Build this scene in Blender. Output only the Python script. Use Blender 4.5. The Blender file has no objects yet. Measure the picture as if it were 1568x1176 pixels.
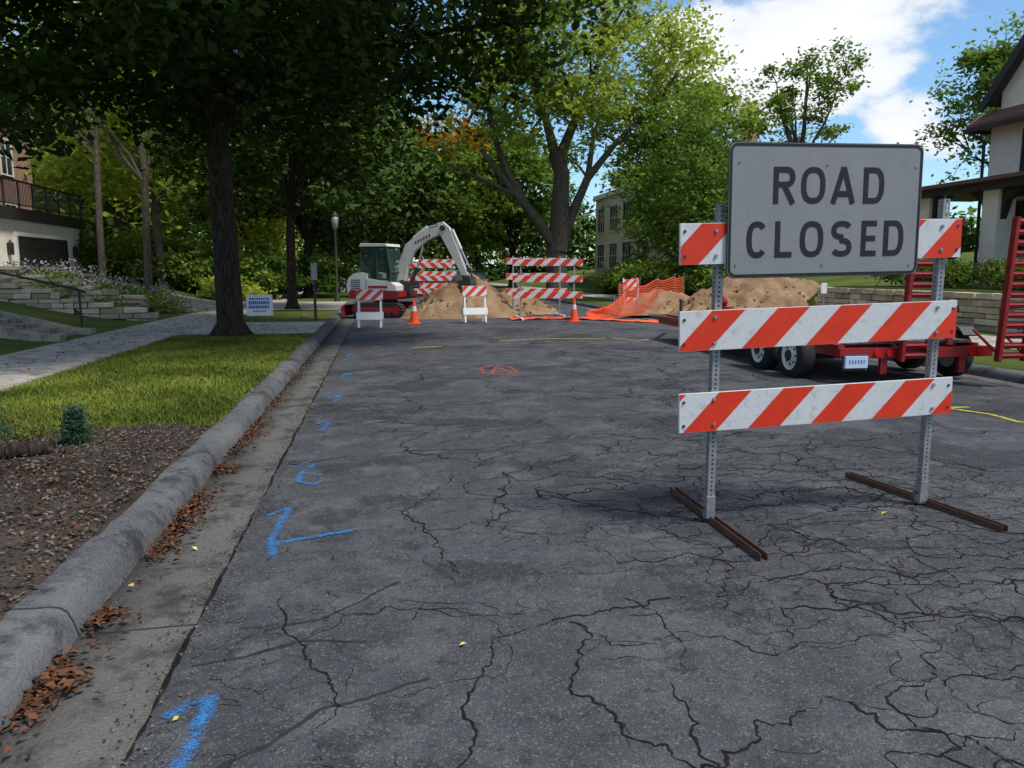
import bpy, math, random
import numpy as np
from mathutils import Vector, Matrix, noise as mn
random.seed(7)
RS = np.random.RandomState(11)
scene = bpy.context.scene
R = math.radians

# ------------------------------------------------------------ helpers
def link(o, parent=None):
    scene.collection.objects.link(o)
    if parent: o.parent = parent
    return o
def empty(name, loc=(0,0,0), rz=0):
    e = bpy.data.objects.new(name, None); e.location = loc; e.rotation_euler = (0,0,rz)
    e.empty_display_size = .2
    return link(e)

class NT:
    def __init__(s, name):
        s.mat = bpy.data.materials.new(name); s.mat.use_nodes = True
        s.t = s.mat.node_tree; s.t.nodes.clear()
        s.out = s.n('ShaderNodeOutputMaterial')
    def n(s, typ, **kw):
        nd = s.t.nodes.new(typ)
        for k, v in kw.items(): setattr(nd, k, v)
        return nd
    def l(s, a, b): s.t.links.new(a, b)
    def sock(s, nd, key, v):
        if isinstance(v, bpy.types.NodeSocket): s.l(v, nd.inputs[key])
        else: nd.inputs[key].default_value = v
    def math(s, op, a, b=0.0, c=0.0, clamp=False):
        nd = s.n('ShaderNodeMath', operation=op); nd.use_clamp = clamp
        s.sock(nd,0,a); s.sock(nd,1,b); s.sock(nd,2,c)
        return nd.outputs[0]
    def vmath(s, op, a, b=(0,0,0), sc=None):
        nd = s.n('ShaderNodeVectorMath', operation=op)
        s.sock(nd,0,a); s.sock(nd,1,b)
        if sc is not None: s.sock(nd,'Scale',sc)
        return nd.outputs['Value'] if op in ('LENGTH','DISTANCE','DOT_PRODUCT') else nd.outputs[0]
    def noise(s, vec, scale, detail=4, rough=.55, out='Fac'):
        nd = s.n('ShaderNodeTexNoise'); s.l(vec, nd.inputs['Vector'])
        nd.inputs['Scale'].default_value = scale; nd.inputs['Detail'].default_value = detail
        nd.inputs['Roughness'].default_value = rough
        return nd.outputs[out]
    def vor(s, vec, scale, feature='F1', out='Distance'):
        nd = s.n('ShaderNodeTexVoronoi', feature=feature); s.l(vec, nd.inputs['Vector'])
        nd.inputs['Scale'].default_value = scale
        return nd.outputs[out]
    def rng(s, v, a, b, c=0.0, d=1.0, smooth=False):
        nd = s.n('ShaderNodeMapRange'); nd.clamp = True
        if smooth: nd.interpolation_type = 'SMOOTHSTEP'
        s.l(v, nd.inputs[0])
        for i, q in zip((1,2,3,4), (a,b,c,d)): nd.inputs[i].default_value = q
        return nd.outputs[0]
    def mix(s, f, a, b, bt='MIX'):
        nd = s.n('ShaderNodeMix', data_type='RGBA', blend_type=bt)
        s.sock(nd,0,f)
        for k, v in ((6,a),(7,b)):
            if isinstance(v, bpy.types.NodeSocket): s.l(v, nd.inputs[k])
            else: nd.inputs[k].default_value = (*v,1) if len(v)==3 else v
        return nd.outputs[2]
    def bsdf(s, col, rough=.8, metal=0.0, spec=.3, bump=None, bstr=.3, bdist=.01):
        b = s.n('ShaderNodeBsdfPrincipled')
        if isinstance(col, bpy.types.NodeSocket): s.l(col, b.inputs['Base Color'])
        else: b.inputs['Base Color'].default_value = (*col,1)
        s.sock(b,'Roughness',rough); b.inputs['Metallic'].default_value = metal
        b.inputs['Specular IOR Level'].default_value = spec
        if bump is not None:
            bp = s.n('ShaderNodeBump'); s.l(bump, bp.inputs['Height'])
            bp.inputs['Strength'].default_value = bstr; bp.inputs['Distance'].default_value = bdist
            s.l(bp.outputs[0], b.inputs['Normal'])
        s.l(b.outputs[0], s.out.inputs[0])
        return b
    def pos(s): return s.n('ShaderNodeNewGeometry').outputs['Position']
    def obj(s): return s.n('ShaderNodeTexCoord').outputs['Object']

def simple(name, col, rough=.7, metal=0.0, spec=.35, var=.25, scale=4.0, bump=0, bd=.005, dirt=0.0):
    m = NT(name); p = m.obj()
    a = m.noise(p, scale, 3, .6); b = m.noise(p, scale*12, 2, .6)
    f = m.math('ADD', m.math('MULTIPLY', a, .65), m.math('MULTIPLY', b, .35))
    lo = tuple(c*(1-var) for c in col); hi = tuple(min(1, c*(1+var)) for c in col)
    c = m.mix(m.rng(f,.3,.7), lo, hi)
    if dirt:
        d = m.rng(m.noise(p, scale*2.3, 5, .7), .52, .72)
        c = m.mix(m.math('MULTIPLY', d, dirt), c, (.12,.09,.06))
    m.bsdf(c, rough, metal, spec, b if bump else None, bump, bd)
    return m.mat

class MB:
    def __init__(s, name):
        s.name=name; s.v=[]; s.f=[]; s.mi=[]; s.mats=[]; s.M=Matrix(); s.sm=[]; s.edge=[]
    def _m(s, mat):
        if mat not in s.mats: s.mats.append(mat)
        return s.mats.index(mat)
    def add(s, vs, fs, mat, smooth=False):
        o=len(s.v); k=s._m(mat)
        s.v += [s.M @ Vector(p) for p in vs]
        for f in fs:
            s.f.append([i+o for i in f]); s.mi.append(k); s.sm.append(smooth)
    def box(s, c, d, mat, rot=None, jit=0):
        x,y,z=[q/2 for q in d]
        vs=[Vector((sx*x,sy*y,sz*z)) for sz in(-1,1) for sy in(-1,1) for sx in(-1,1)]
        if jit: vs=[v+Vector([random.uniform(-jit,jit) for _ in range(3)]) for v in vs]
        if rot is not None: vs=[rot@v for v in vs]
        c=Vector(c); vs=[v+c for v in vs]
        s.add(vs,[(0,2,3,1),(4,5,7,6),(0,1,5,4),(2,6,7,3),(0,4,6,2),(1,3,7,5)],mat)
    def b2(s, a, b, mat):
        s.box([(p+q)/2 for p,q in zip(a,b)],[abs(q-p) for p,q in zip(a,b)],mat)
    def prism(s, pts, axis, a, b, mat, smooth=False):
        def P(p,q):
            return {'x':(q,p[0],p[1]),'y':(p[0],q,p[1]),'z':(p[0],p[1],q)}[axis]
        n=len(pts); vs=[P(p,a) for p in pts]+[P(p,b) for p in pts]
        fs=[tuple(range(n)),tuple(range(2*n-1,n-1,-1))]+[(i,i+n,(i+1)%n+n,(i+1)%n) for i in range(n)]
        s.add(vs,fs,mat,smooth)
    def tube(s, path, rad, mat, seg=10, cap=True, smooth=True):
        path=[Vector(p) for p in path]; n=len(path)
        if not hasattr(rad,'__len__'): rad=[rad]*n
        t=(path[1]-path[0]).normalized()
        u=t.orthogonal().normalized(); vs=[]
        for i in range(n):
            if i==0: t2=t
            elif i==n-1: t2=(path[i]-path[i-1]).normalized()
            else: t2=(path[i+1]-path[i-1]).normalized()
            u=(u-t2*u.dot(t2)).normalized(); w=t2.cross(u)
            for k in range(seg):
                a=2*math.pi*k/seg
                vs.append(path[i]+(u*math.cos(a)+w*math.sin(a))*rad[i])
        fs=[(i*seg+k,i*seg+(k+1)%seg,(i+1)*seg+(k+1)%seg,(i+1)*seg+k) for i in range(n-1) for k in range(seg)]
        s.add(vs,fs,mat,smooth)
        if cap:
            s.add(vs[:seg],[tuple(range(seg-1,-1,-1))],mat); s.add(vs[-seg:],[tuple(range(seg))],mat)
    def build(s, bevel=0, parent=None, loc=(0,0,0), rz=0):
        me=bpy.data.meshes.new(s.name); me.from_pydata([tuple(v) for v in s.v],[],s.f)
        for m in s.mats: me.materials.append(m)
        me.polygons.foreach_set('material_index',s.mi); me.polygons.foreach_set('use_smooth',s.sm)
        me.update()
        o=bpy.data.objects.new(s.name,me); o.location=loc; o.rotation_euler=(0,0,rz)
        link(o,parent)
        if bevel:
            b=o.modifiers.new('bevel','BEVEL'); b.width=bevel; b.segments=2; b.limit_method='ANGLE'; b.angle_limit=R(40)
        return o

def rz(x):
    return max(0.0,.10*(1-((x-3.85)/4.72)**2))

# ------------------------------------------------------------ materials
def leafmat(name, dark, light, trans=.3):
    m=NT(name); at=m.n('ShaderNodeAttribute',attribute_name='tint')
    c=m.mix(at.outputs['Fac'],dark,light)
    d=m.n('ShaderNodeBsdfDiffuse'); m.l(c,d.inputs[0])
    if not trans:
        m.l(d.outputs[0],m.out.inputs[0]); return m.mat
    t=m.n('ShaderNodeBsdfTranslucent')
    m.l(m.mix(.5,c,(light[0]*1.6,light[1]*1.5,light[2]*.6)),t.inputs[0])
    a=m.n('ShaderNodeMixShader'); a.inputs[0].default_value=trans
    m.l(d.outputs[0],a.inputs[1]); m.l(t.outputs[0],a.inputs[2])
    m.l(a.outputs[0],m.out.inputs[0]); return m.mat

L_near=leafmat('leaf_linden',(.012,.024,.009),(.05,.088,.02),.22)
L_dark=leafmat('leaf_dark',(.022,.046,.012),(.105,.16,.035),0)
L_mid=leafmat('leaf_mid',(.05,.10,.022),(.20,.29,.055),.25)
L_lite=leafmat('leaf_light',(.14,.21,.04),(.42,.50,.09),.45)
L_elm=leafmat('leaf_elm',(.09,.16,.03),(.40,.48,.09),.4)
L_far=leafmat('leaf_far',(.03,.06,.018),(.13,.20,.045),0)
L_grass=leafmat('grass_blade',(.06,.085,.015),(.21,.245,.045),0)
L_dry=leafmat('dead_leaf',(.04,.020,.013),(.155,.075,.042),0)
L_yel=leafmat('yellow_leaf',(.45,.33,.05),(.62,.5,.15),0)
L_orange=leafmat('autumn_leaf',(.16,.12,.01),(.52,.24,.03),.3)
L_mulch=leafmat('mulch_chip',(.03,.022,.016),(.18,.145,.12),0)
L_lav=leafmat('lavender',(.10,.13,.07),(.30,.27,.31),0)
L_con=leafmat('conifer_needle',(.02,.045,.025),(.07,.12,.07),0)
L_pink=leafmat('pink_flower',(.4,.06,.15),(.7,.3,.4),0)

def asphalt():
    m=NT('asphalt'); p=m.pos()
    n1=m.noise(p,.35,3,.6); n2=m.noise(p,2.6,5,.72); sp=m.noise(p,190,2,.8)
    st=m.vor(p,120,'F1','Color'); stv=m.n('ShaderNodeSeparateColor'); m.l(st,stv.inputs[0])
    c=m.mix(m.rng(n1,.35,.65),(.036,.038,.043),(.062,.065,.072))
    c=m.mix(m.math('MULTIPLY',m.rng(n2,.47,.66),.8),c,(.096,.099,.105))
    pt=m.noise(p,.75,6,.68)
    c=m.mix(m.rng(pt,.53,.565),c,m.mix(.7,c,(.021,.023,.027)))
    c=m.mix(m.rng(m.noise(p,13,4,.7),.54,.68),c,m.mix(.65,c,(.018,.019,.022)))
    spk=m.rng(sp,.32,.68,.3,1.8)
    c=m.vmath('SCALE',c,sc=spk)
    pale=m.rng(stv.outputs[0],.84,.99)
    c=m.mix(m.math('MULTIPLY',pale,.42),c,(.22,.22,.215))
    m.bsdf(c,.85,0,.3,sp,.8,.009); return m.mat
M_as=asphalt()

def concrete(name,c0,c1,jx=0,jy=0,oy=0.0):
    m=NT(name); p=m.pos()
    n=m.noise(p,1.1,4,.65); f=m.noise(p,70,2,.6)
    c=m.mix(m.rng(n,.3,.7),c0,c1)
    c=m.mix(m.math('MULTIPLY',m.rng(f,.4,.7),.6),c,tuple(q*1.4 for q in c1))
    c=m.mix(m.math('MULTIPLY',m.rng(m.noise(p,3.5,6,.75),.48,.62),.8),c,tuple(q*.40 for q in c0))
    sx=m.n('ShaderNodeSeparateXYZ'); m.l(p,sx.inputs[0])
    wob=m.math('MULTIPLY',m.math('SUBTRACT',n,.5),.06)
    for j,o in ((jx,0),(jy,1)):
        if j:
            q=m.math('PINGPONG',m.math('ADD',m.math('ADD',sx.outputs[o],oy+60*j),wob),j/2)
            k=m.rng(q,.005,.013,1,0)
            c=m.mix(m.math('MULTIPLY',k,.9),c,(.015,.014,.012))
    m.bsdf(c,.88,0,.25,f,.6,.008); return m.mat
M_gut=concrete('gutter_concrete',(.052,.052,.050),(.105,.102,.094),0,2.95,-.55)
M_curb=concrete('curb_concrete',(.048,.050,.054),(.115,.117,.12),0,2.95,-.55)
M_walk=concrete('sidewalk_concrete',(.25,.23,.20),(.38,.35,.31),0,1.5)
M_drive=concrete('driveway_concrete',(.30,.28,.24),(.42,.39,.34),3.0,3.0)
M_step=concrete('weathered_step_concrete',(.20,.175,.14),(.34,.30,.24))

def groundmat():
    m=NT('lawn_ground'); p=m.pos()
    n=m.noise(p,.6,3,.6); f=m.noise(p,35,3,.7); g=m.noise(p,8,3,.7)
    c=m.mix(m.rng(n,.35,.65),(.065,.095,.018),(.12,.16,.03))
    c=m.mix(m.math('MULTIPLY',m.rng(f,.35,.7),.7),c,(.04,.055,.015))
    c=m.mix(m.math('MULTIPLY',m.rng(g,.55,.75),.5),c,(.13,.12,.045))
    m.bsdf(c,.95,0,.1,f,.8,.03); return m.mat
M_ground=groundmat()
def mulchmat():
    m=NT('mulch_soil'); p=m.pos()
    n=m.noise(p,1.6,4,.6); f=m.noise(p,55,3,.75)
    c=m.mix(m.rng(n,.35,.65),(.03,.022,.017),(.075,.06,.05))
    m.bsdf(c,.95,0,.15,f,1.0,.02); return m.mat
M_mulch=mulchmat()
def dirtmat():
    m=NT('dirt_sand'); p=m.pos()
    n=m.noise(p,1.5,4,.65); f=m.noise(p,25,4,.75)
    c=m.mix(m.rng(n,.35,.65),(.22,.135,.075),(.38,.26,.155))
    c=m.mix(m.math('MULTIPLY',m.rng(f,.45,.75),.6),c,(.14,.085,.05))
    m.bsdf(c,.97,0,.1,f,.9,.05); return m.mat
M_dirt=dirtmat()
def barkmat(name,c0,c1):
    m=NT(name); p=m.obj(); q=m.vmath('MULTIPLY',p,(1,1,.16))
    n=m.noise(q,14,4,.7); w=m.noise(q,34,2,.6)
    f=m.math('MULTIPLY',m.rng(w,.35,.6),m.rng(n,.25,.7))
    m.bsdf(m.mix(f,c0,c1),.95,0,.15,f,1.0,.03); return m.mat
M_bark=barkmat('bark_dark',(.014,.011,.009),(.085,.066,.05))
M_bark2=barkmat('bark_grey',(.06,.05,.04),(.26,.22,.17))

M_white=simple('white_paint',(.74,.74,.72),.5,var=.07,dirt=.25)
M_refl_o=simple('orange_sheeting',(.60,.036,.012),.4,var=.15,scale=8,dirt=.2)
M_refl_w=simple('white_sheeting',(.55,.56,.57),.4,var=.06,scale=8,dirt=.4)
M_signw=simple('sign_face_reflective',(.21,.215,.225),.45,var=.08,scale=5,dirt=.15)
M_black=simple('black_paint',(.012,.012,.014),.5,var=.2)
M_galv=simple('galvanised_steel',(.28,.29,.30),.5,.5,var=.35,scale=20,dirt=.35)
M_rust=simple('rusty_steel',(.10,.055,.038),.85,.2,var=.45,scale=12)
M_rub=simple('tyre_rubber',(.018,.018,.019),.85,var=.25)
M_red=simple('red_paint',(.25,.012,.016),.4,var=.3,scale=5,dirt=.4)
M_exw=simple('excavator_pale_grey',(.58,.58,.54),.4,var=.08,dirt=.3)
M_exd=simple('dark_steel',(.05,.05,.052),.6,.3,var=.3)
M_track=simple('track_rubber',(.03,.027,.024),.9,var=.4,dirt=.5)
M_chrome=simple('chrome_rod',(.7,.7,.7),.2,1,var=.05)
M_cone=simple('cone_orange',(.8,.08,.015),.5,var=.1)
M_fence=simple('safety_fence_orange',(.80,.11,.04),.6,var=.15)
M_wood=simple('deck_wood',(.10,.085,.07),.9,var=.4,scale=9)
M_stucco=simple('stucco_white',(.74,.70,.61),.9,var=.1,scale=3,bump=.6,bd=.02)
M_trimd=simple('dark_trim',(.032,.028,.026),.6,var=.3)
M_shing=simple('roof_shingles',(.06,.056,.054),.95,var=.4,scale=14,bump=.6)
M_shingb=simple('brown_shingles',(.15,.08,.06),.95,var=.35,scale=14,bump=.6)
M_beige=simple('beige_stucco',(.68,.58,.42),.9,var=.12,scale=2)
M_blue=simple('blue_print',(.02,.10,.45),.5,var=.2)
M_hub=simple('wheel_rim_white',(.66,.66,.65),.45,var=.1,dirt=.2)
M_plate=simple('licence_plate',(.45,.55,.68),.5,var=.12,scale=20)
M_lens=simple('red_lens',(.55,.01,.01),.2,var=.1)
M_stone=[simple('limestone_a',(.52,.43,.30),.95,var=.25,scale=5,bump=.8,bd=.02),
         simple('limestone_b',(.37,.30,.21),.95,var=.25,scale=5,bump=.8,bd=.02),
         simple('limestone_c',(.62,.54,.40),.95,var=.2,scale=5,bump=.8,bd=.02)]
M_boul=simple('boulder_stone',(.20,.165,.13),.95,var=.4,scale=4,bump=.9,bd=.03)
M_joint=simple('wall_joint',(.06,.05,.04),.95)
M_tan=simple('clay_pot',(.05,.045,.045),.7)
M_silver=simple('car_paint_silver',(.5,.51,.53),.25,.4,var=.04)
M_carb=simple('car_paint_dark',(.03,.04,.06),.25,.3,var=.04)
M_crack=simple('road_crack',(.014,.013,.013),.95,var=.5,spec=.05,scale=6)
M_tar=simple('tar_seal',(.022,.023,.026),.6,var=.3,scale=10)
def glassmat():
    m=NT('window_glass'); p=m.obj()
    c=m.mix(m.rng(m.noise(p,.8,2,.5),.4,.6),(.015,.02,.022),(.06,.075,.08))
    m.bsdf(c,.06,0,.8); return m.mat
M_glass=glassmat()
def cabglass():
    m=NT('cab_glass'); b=m.n('ShaderNodeBsdfPrincipled'); b.inputs['Base Color'].default_value=(.05,.1,.09,1)
    b.inputs['Roughness'].default_value=.05
    t=m.n('ShaderNodeBsdfTransparent'); t.inputs[0].default_value=(.75,.85,.82,1)
    x=m.n('ShaderNodeMixShader'); x.inputs[0].default_value=.4
    m.l(t.outputs[0],x.inputs[1]); m.l(b.outputs[0],x.inputs[2]); m.l(x.outputs[0],m.out.inputs[0]); return m.mat
M_cglass=cabglass()
def brickmat():
    m=NT('red_brick'); p=m.obj()
    s=m.n('ShaderNodeSeparateXYZ'); m.l(p,s.inputs[0])
    cb=m.n('ShaderNodeCombineXYZ'); m.l(m.math('ADD',s.outputs[0],s.outputs[1]),cb.inputs[0]); m.l(s.outputs[2],cb.inputs[1])
    b=m.n('ShaderNodeTexBrick'); m.l(cb.outputs[0],b.inputs['Vector'])
    b.inputs['Color1'].default_value=(.38,.17,.115,1); b.inputs['Color2'].default_value=(.25,.115,.08,1)
    b.inputs['Mortar'].default_value=(.36,.32,.27,1); b.inputs['Scale'].default_value=1
    b.inputs['Brick Width'].default_value=.22; b.inputs['Row Height'].default_value=.075; b.inputs['Mortar Size'].default_value=.008
    m.bsdf(b.outputs[0],.92); return m.mat
M_brick=brickmat()
def spray(name,col,dens=.5):
    m=NT(name); p=m.pos()
    b=m.n('ShaderNodeBsdfDiffuse'); b.inputs[0].default_value=(*col,1)
    at=m.n('ShaderNodeAttribute',attribute_name='edge')
    n=m.noise(p,110,2,.7); n2=m.noise(p,12,3,.7)
    e=m.math('ADD',m.math('ADD',m.math('MULTIPLY',n,.9),m.math('MULTIPLY',n2,.7)),at.outputs['Fac'])
    f=m.rng(e,1.55-dens,1.85-dens)
    t=m.n('ShaderNodeBsdfTransparent'); x=m.n('ShaderNodeMixShader'); m.l(f,x.inputs[0])
    m.l(t.outputs[0],x.inputs[1]); m.l(b.outputs[0],x.inputs[2]); m.l(x.outputs[0],m.out.inputs[0]); return m.mat
M_sblue=spray('spray_blue',(.045,.19,.46),.68)
M_syel=spray('spray_yellow',(.60,.50,.06),.75)
M_soch=spray('spray_ochre',(.33,.28,.12),.50)
M_sora=spray('spray_orange',(.75,.12,.05),.65)
M_sgrn=spray('spray_green',(.12,.42,.28),.34)
M_swht=spray('spray_white',(.22,.23,.25),.46)

# ------------------------------------------------------------ terrain
def ss(t): t=max(0,min(1,t)); return t*t*(3-2*t)
def H(x,y):
    if -1.60<x<9.27: return -.25
    if x<=-1.6:
        z=.115
        if x<-6.6:
            z+=1.15*ss((-6.6-x)/7.0)
            z+=min(3.0,max(0,(-16-x))*.12)
        return z
    z=.115+min(1,(x-9.2)/5)*.1
    if x>14.05:
        near=1-ss((y-22.6)/2.2)
        z=z+near*.92+(1-near)*ss((x-14)/6)*.9
        z+=min(2.5,max(0,x-17)*.06)
    return z
def frange(a,b,s):
    r=[]
    while a<b-1e-6: r.append(round(a,4)); a+=s
    r.append(b); return r
GX=[-700,-300,-120,-70,-45]+frange(-32,-16,2)+frange(-15,-6.6,.6)+[-5.6,-4.6,-3.6,-2.6,-1.64,-1.61,-1.59,3.6,9.26,9.28,10,11.4,13,14.04,14.06]+frange(15,25,1)+[28,32,40,60,100,200,400,700]
GX=sorted(set(round(v,3) for v in GX))
GY=[-60,-20]+frange(-6,60,1.0)+[70,85,100,130,170,240,350,500,900]
def gridmesh(name,xs,ys,fn,mat):
    b=MB(name); vs=[(x,y,fn(x,y)) for y in ys for x in xs]; n=len(xs)
    b.add(vs,[(j*n+i,j*n+i+1,(j+1)*n+i+1,(j+1)*n+i) for j in range(len(ys)-1) for i in range(n-1)],mat,True)
    return b.build()
gridmesh('ground',GX,GY,H,M_ground)
def sheet(name,x0,x1,y0,y1,dz,mat):
    xs=sorted(set([x0,x1]+[g for g in GX if x0<g<x1])); ys=sorted(set([y0,y1]+[g for g in GY if y0<g<y1]))
    return gridmesh(name,xs,ys,lambda x,y:H(x,y)+dz,mat)
sheet('sidewalk',-6.6,-4.6,-6,120,.012,M_walk)
sheet('sidewalk',11.4,13.0,-6,120,.012,M_walk)
sheet('driveway',-4.59,-1.62,18.6,23.0,.016,M_drive)
sheet('driveway',-13.9,-1.62,30.0,38.0,.020,M_drive)
b=MB('mulch_bed'); pts=[(-4.58,-6),(-1.60,-6)]
for i in range(31):
    x=-1.60-2.98*i/30; pts.append((x,7.5+.35*math.sin(x*2.2)+.12*mn.noise((x*3,0,0))))
b.add([(x,y,.129) for x,y in pts],[tuple(range(len(pts)))],M_mulch); b.build()

xs=[-.87+9.42*i/24 for i in range(25)]
gridmesh('road',xs,[-12,0,20,40,60,100,200,400],lambda x,y:rz(x)+.004,M_as)
def curb(sign,x0,name1,name2):
    ys=frange(-4,30,.15)+[35,40,60,80,120,200,400]; ys=[-12]+ys
    def ext(b,prof,mat,wob):
        n=len(prof)
        vs=[(x0+sign*(p[0]+wob*mn.noise((y*.7,p[0]*5,2))+wob*.6*mn.noise((y*3.1,p[0]*9,5))),y,p[1]+(wob*.5*mn.noise((y*.9,p[0]*9,7))+wob*.35*mn.noise((y*4.1,p[0]*12,9)))*(0 if p[0]>.77 else 1)) for y in ys for p in prof]
        b.add(vs,[(j*n+i,j*n+i+1,(j+1)*n+i+1,(j+1)*n+i) if sign<0 else (j*n+i+1,j*n+i,(j+1)*n+i,(j+1)*n+i+1) for j in range(len(ys)-1) for i in range(n-1)],mat,True)
    b=MB(name1); ext(b,[(0,-.02),(0,.004),(.50,-.008),(.50,-.2)],M_gut,.006); b.build()
    b=MB(name2)
    ext(b,[(.49,-.03),(.50,.0),(.515,.055),(.54,.100),(.57,.124),(.61,.133),(.67,.134),(.715,.133),(.745,.130),(.80,.119)],M_curb,.024); b.build()
curb(-1,-.868,'gutter','curb'); curb(1,8.548,'gutter','curb')

# ------------------------------------------------------------ road cracks (real thin strips)
def fract(p,q,lv,amp,rs):
    pts=[p,q]
    for _ in range(lv):
        out=[]
        for a,c in zip(pts[:-1],pts[1:]):
            d=(c[0]-a[0],c[1]-a[1]); k=rs.normal()*amp
            out+= [a,((a[0]+c[0])/2-d[1]*k,(a[1]+c[1])/2+d[0]*k)]
        out.append(pts[-1]); pts=out
    return pts
def crackstrip(b,pts,w,mat,z,rs,lo=.05,hi=1.3):
    n=len(pts); vs=[]; ph=rs.rand()*50
    for i,p in enumerate(pts):
        a=pts[max(i-1,0)]; c=pts[min(i+1,n-1)]; dx,dy=c[0]-a[0],c[1]-a[1]; l=math.hypot(dx,dy) or 1
        k=w*max(lo,(.45+1.1*mn.noise((p[0]*2.3,p[1]*2.3,ph))+(rs.rand()-.3)*hi*.7))
        for s in(-.5,.5): vs.append((p[0]-dy/l*k*s,p[1]+dx/l*k*s,rz(p[0])+z))
    b.add(vs,[(2*i,2*i+2,2*i+3,2*i+1) for i in range(n-1)],mat)
def dens(x,y,s):
    v=.5+.75*mn.noise((x*.45+s,y*.38,s*2.1))
    v+=.20*math.exp(-((x-.0)**2)/.9)*(1 if y<9 else .5)+.24*math.exp(-((x-3.6)**2)/3.5)
    return v
rc=np.random.RandomState(5)
b=MB('road_cracks')
def net2(cell,x0,x1,y0,y1,thr,w,lv,s):
    nx=int((x1-x0)/cell)+1; ny=int((y1-y0)/(cell*.9))+1; N={}
    for i in range(nx+1):
        for j in range(ny+1): N[i,j]=(x0+(i+rc.uniform(-.42,.42))*cell,y0+(j+rc.uniform(-.42,.42))*cell*.9)
    for i in range(nx):
        for j in range(ny):
            for (k,l) in ((i+1,j),)+(((i,j+1),) if (i+j)%2==0 else ()):
                p,q=N[i,j],N[k,l]; mx,my=(p[0]+q[0])/2,(p[1]+q[1])/2
                if min(p[0],q[0])<-.84 or max(p[0],q[0])>8.5: continue
                d=dens(mx,my,s)-thr+rc.normal()*.08
                if d<0: continue
                crackstrip(b,fract(p,q,lv,.16,rc),w*min(1.4,.4+2.2*d)*(1+.05*my),M_crack,.0062+.0003*rc.rand(),rc)
net2(1.25,-.8,8.4,.8,30,.40,.0075,6,1.0)
net2(.50,-.8,8.4,1.0,18,.53,.0062,5,4.0)
net2(.21,-.8,6.5,1.0,10,.66,.0042,3,4.0)
net2(.24,-.8,1.2,1.4,9,.64,.0046,3,2.0)
net2(.19,2.2,6.5,2.4,8,.56,.0040,3,9.0)
LC=[[(-.1,1.9),(.35,2.75),(.6,3.1),(1.3,3.25),(2.2,3.4),(2.9,3.3)],[(-.8,6.45),(.2,6.6),(1.0,6.5),(2.1,6.75),(3.4,6.6)],[(-.8,9.4),(1.5,9.6),(3.9,9.4),(6.5,9.7)],
    [(-.8,12.3),(3,12.2),(8,12.5)],[(3.9,2.6),(3.7,4.2),(3.95,6.4),(3.8,9),(3.9,14),(3.85,20),(3.9,28)],[(1.9,1.7),(1.75,2.3),(2.2,2.8),(2.0,3.5),(2.5,4.2),(2.3,5.2)],
    [(2.6,3.0),(3.3,3.1),(4.0,3.0),(4.6,3.3),(5.5,3.2)],[(.1,3.3),(.3,4.1),(.1,4.9),(.5,5.7)],[(-.3,2.0),(-.2,2.6),(-.45,3.3),(-.3,4.2)],[(1.0,2.0),(1.1,3.3)],[(-.8,15.5),(8,15.8)],[(-.8,19),(8,19.3)]]
for L in LC:
    for p,q in zip(L[:-1],L[1:]): crackstrip(b,fract(p,q,6,.13,rc),.0085*(1+.05*p[1]),M_crack,.0066+.0003*rc.rand(),rc)
b.build()
b=MB('tar_seam')
for L,w in (([(-.60,2.35),(-.25,2.66),(.15,2.78)],.03),([(-.55,3.35),(-.2,3.5),(.05,3.75)],.025),([(-.8,3.1),(-.4,3.2),(-.1,3.15)],.03)):
    for p,q in zip(L[:-1],L[1:]): crackstrip(b,fract(p,q,4,.05,rc),w,M_tar,.0054,rc,.5)
b.build()
b=MB('gutter_seam')
pp=[(-.868+.02*mn.noise((y*2,0,0))+.008*mn.noise((y*9,0,0)),y) for y in frange(0.5,40,.06)]
crackstrip(b,pp,.024,M_crack,.0072,rc,.1); b.build()

# ------------------------------------------------------------ leaf clouds
def leafcloud(name,cen,size,mat,parent=None,up=.35,aspect=.6,tint=None,flat=False,bend=0.0):
    cen=np.asarray(cen,dtype=np.float64); n=len(cen)
    nr=RS.normal(size=(n,3)); nr[:,2]=np.abs(nr[:,2])+up*1.5
    if flat: nr=np.stack([RS.normal(size=n)*.25,RS.normal(size=n)*.25,np.ones(n)],1)
    nr/=np.linalg.norm(nr,axis=1,keepdims=True)
    r=RS.normal(size=(n,3)); u=np.cross(nr,r); u/=np.linalg.norm(u,axis=1,keepdims=True); v=np.cross(nr,u)
    s=(size*(.6+.8*RS.rand(n)))[:,None]
    P=np.stack([cen-u*s*.5, cen+v*s*aspect*.5+nr*s*bend, cen+u*s*.55, cen-v*s*aspect*.5+nr*s*bend],1).reshape(-1,3)
    me=bpy.data.meshes.new(name); me.vertices.add(4*n); me.vertices.foreach_set('co',P.astype(np.float32).ravel())
    me.loops.add(4*n); me.loops.foreach_set('vertex_index',np.arange(4*n,dtype=np.int32))
    me.polygons.add(n); me.polygons.foreach_set('loop_start',np.arange(0,4*n,4,dtype=np.int32))
    me.polygons.foreach_set('loop_total',np.full(n,4,dtype=np.int32))
    me.update(calc_edges=True)
    a=me.attributes.new('tint','FLOAT','FACE')
    t=RS.rand(n) if tint is None else np.clip(tint+RS.normal(size=n)*.15,0,1)
    a.data.foreach_set('value',t.astype(np.float32)); me.materials.append(mat)
    o=bpy.data.objects.new(name,me); link(o,parent); return o

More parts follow.
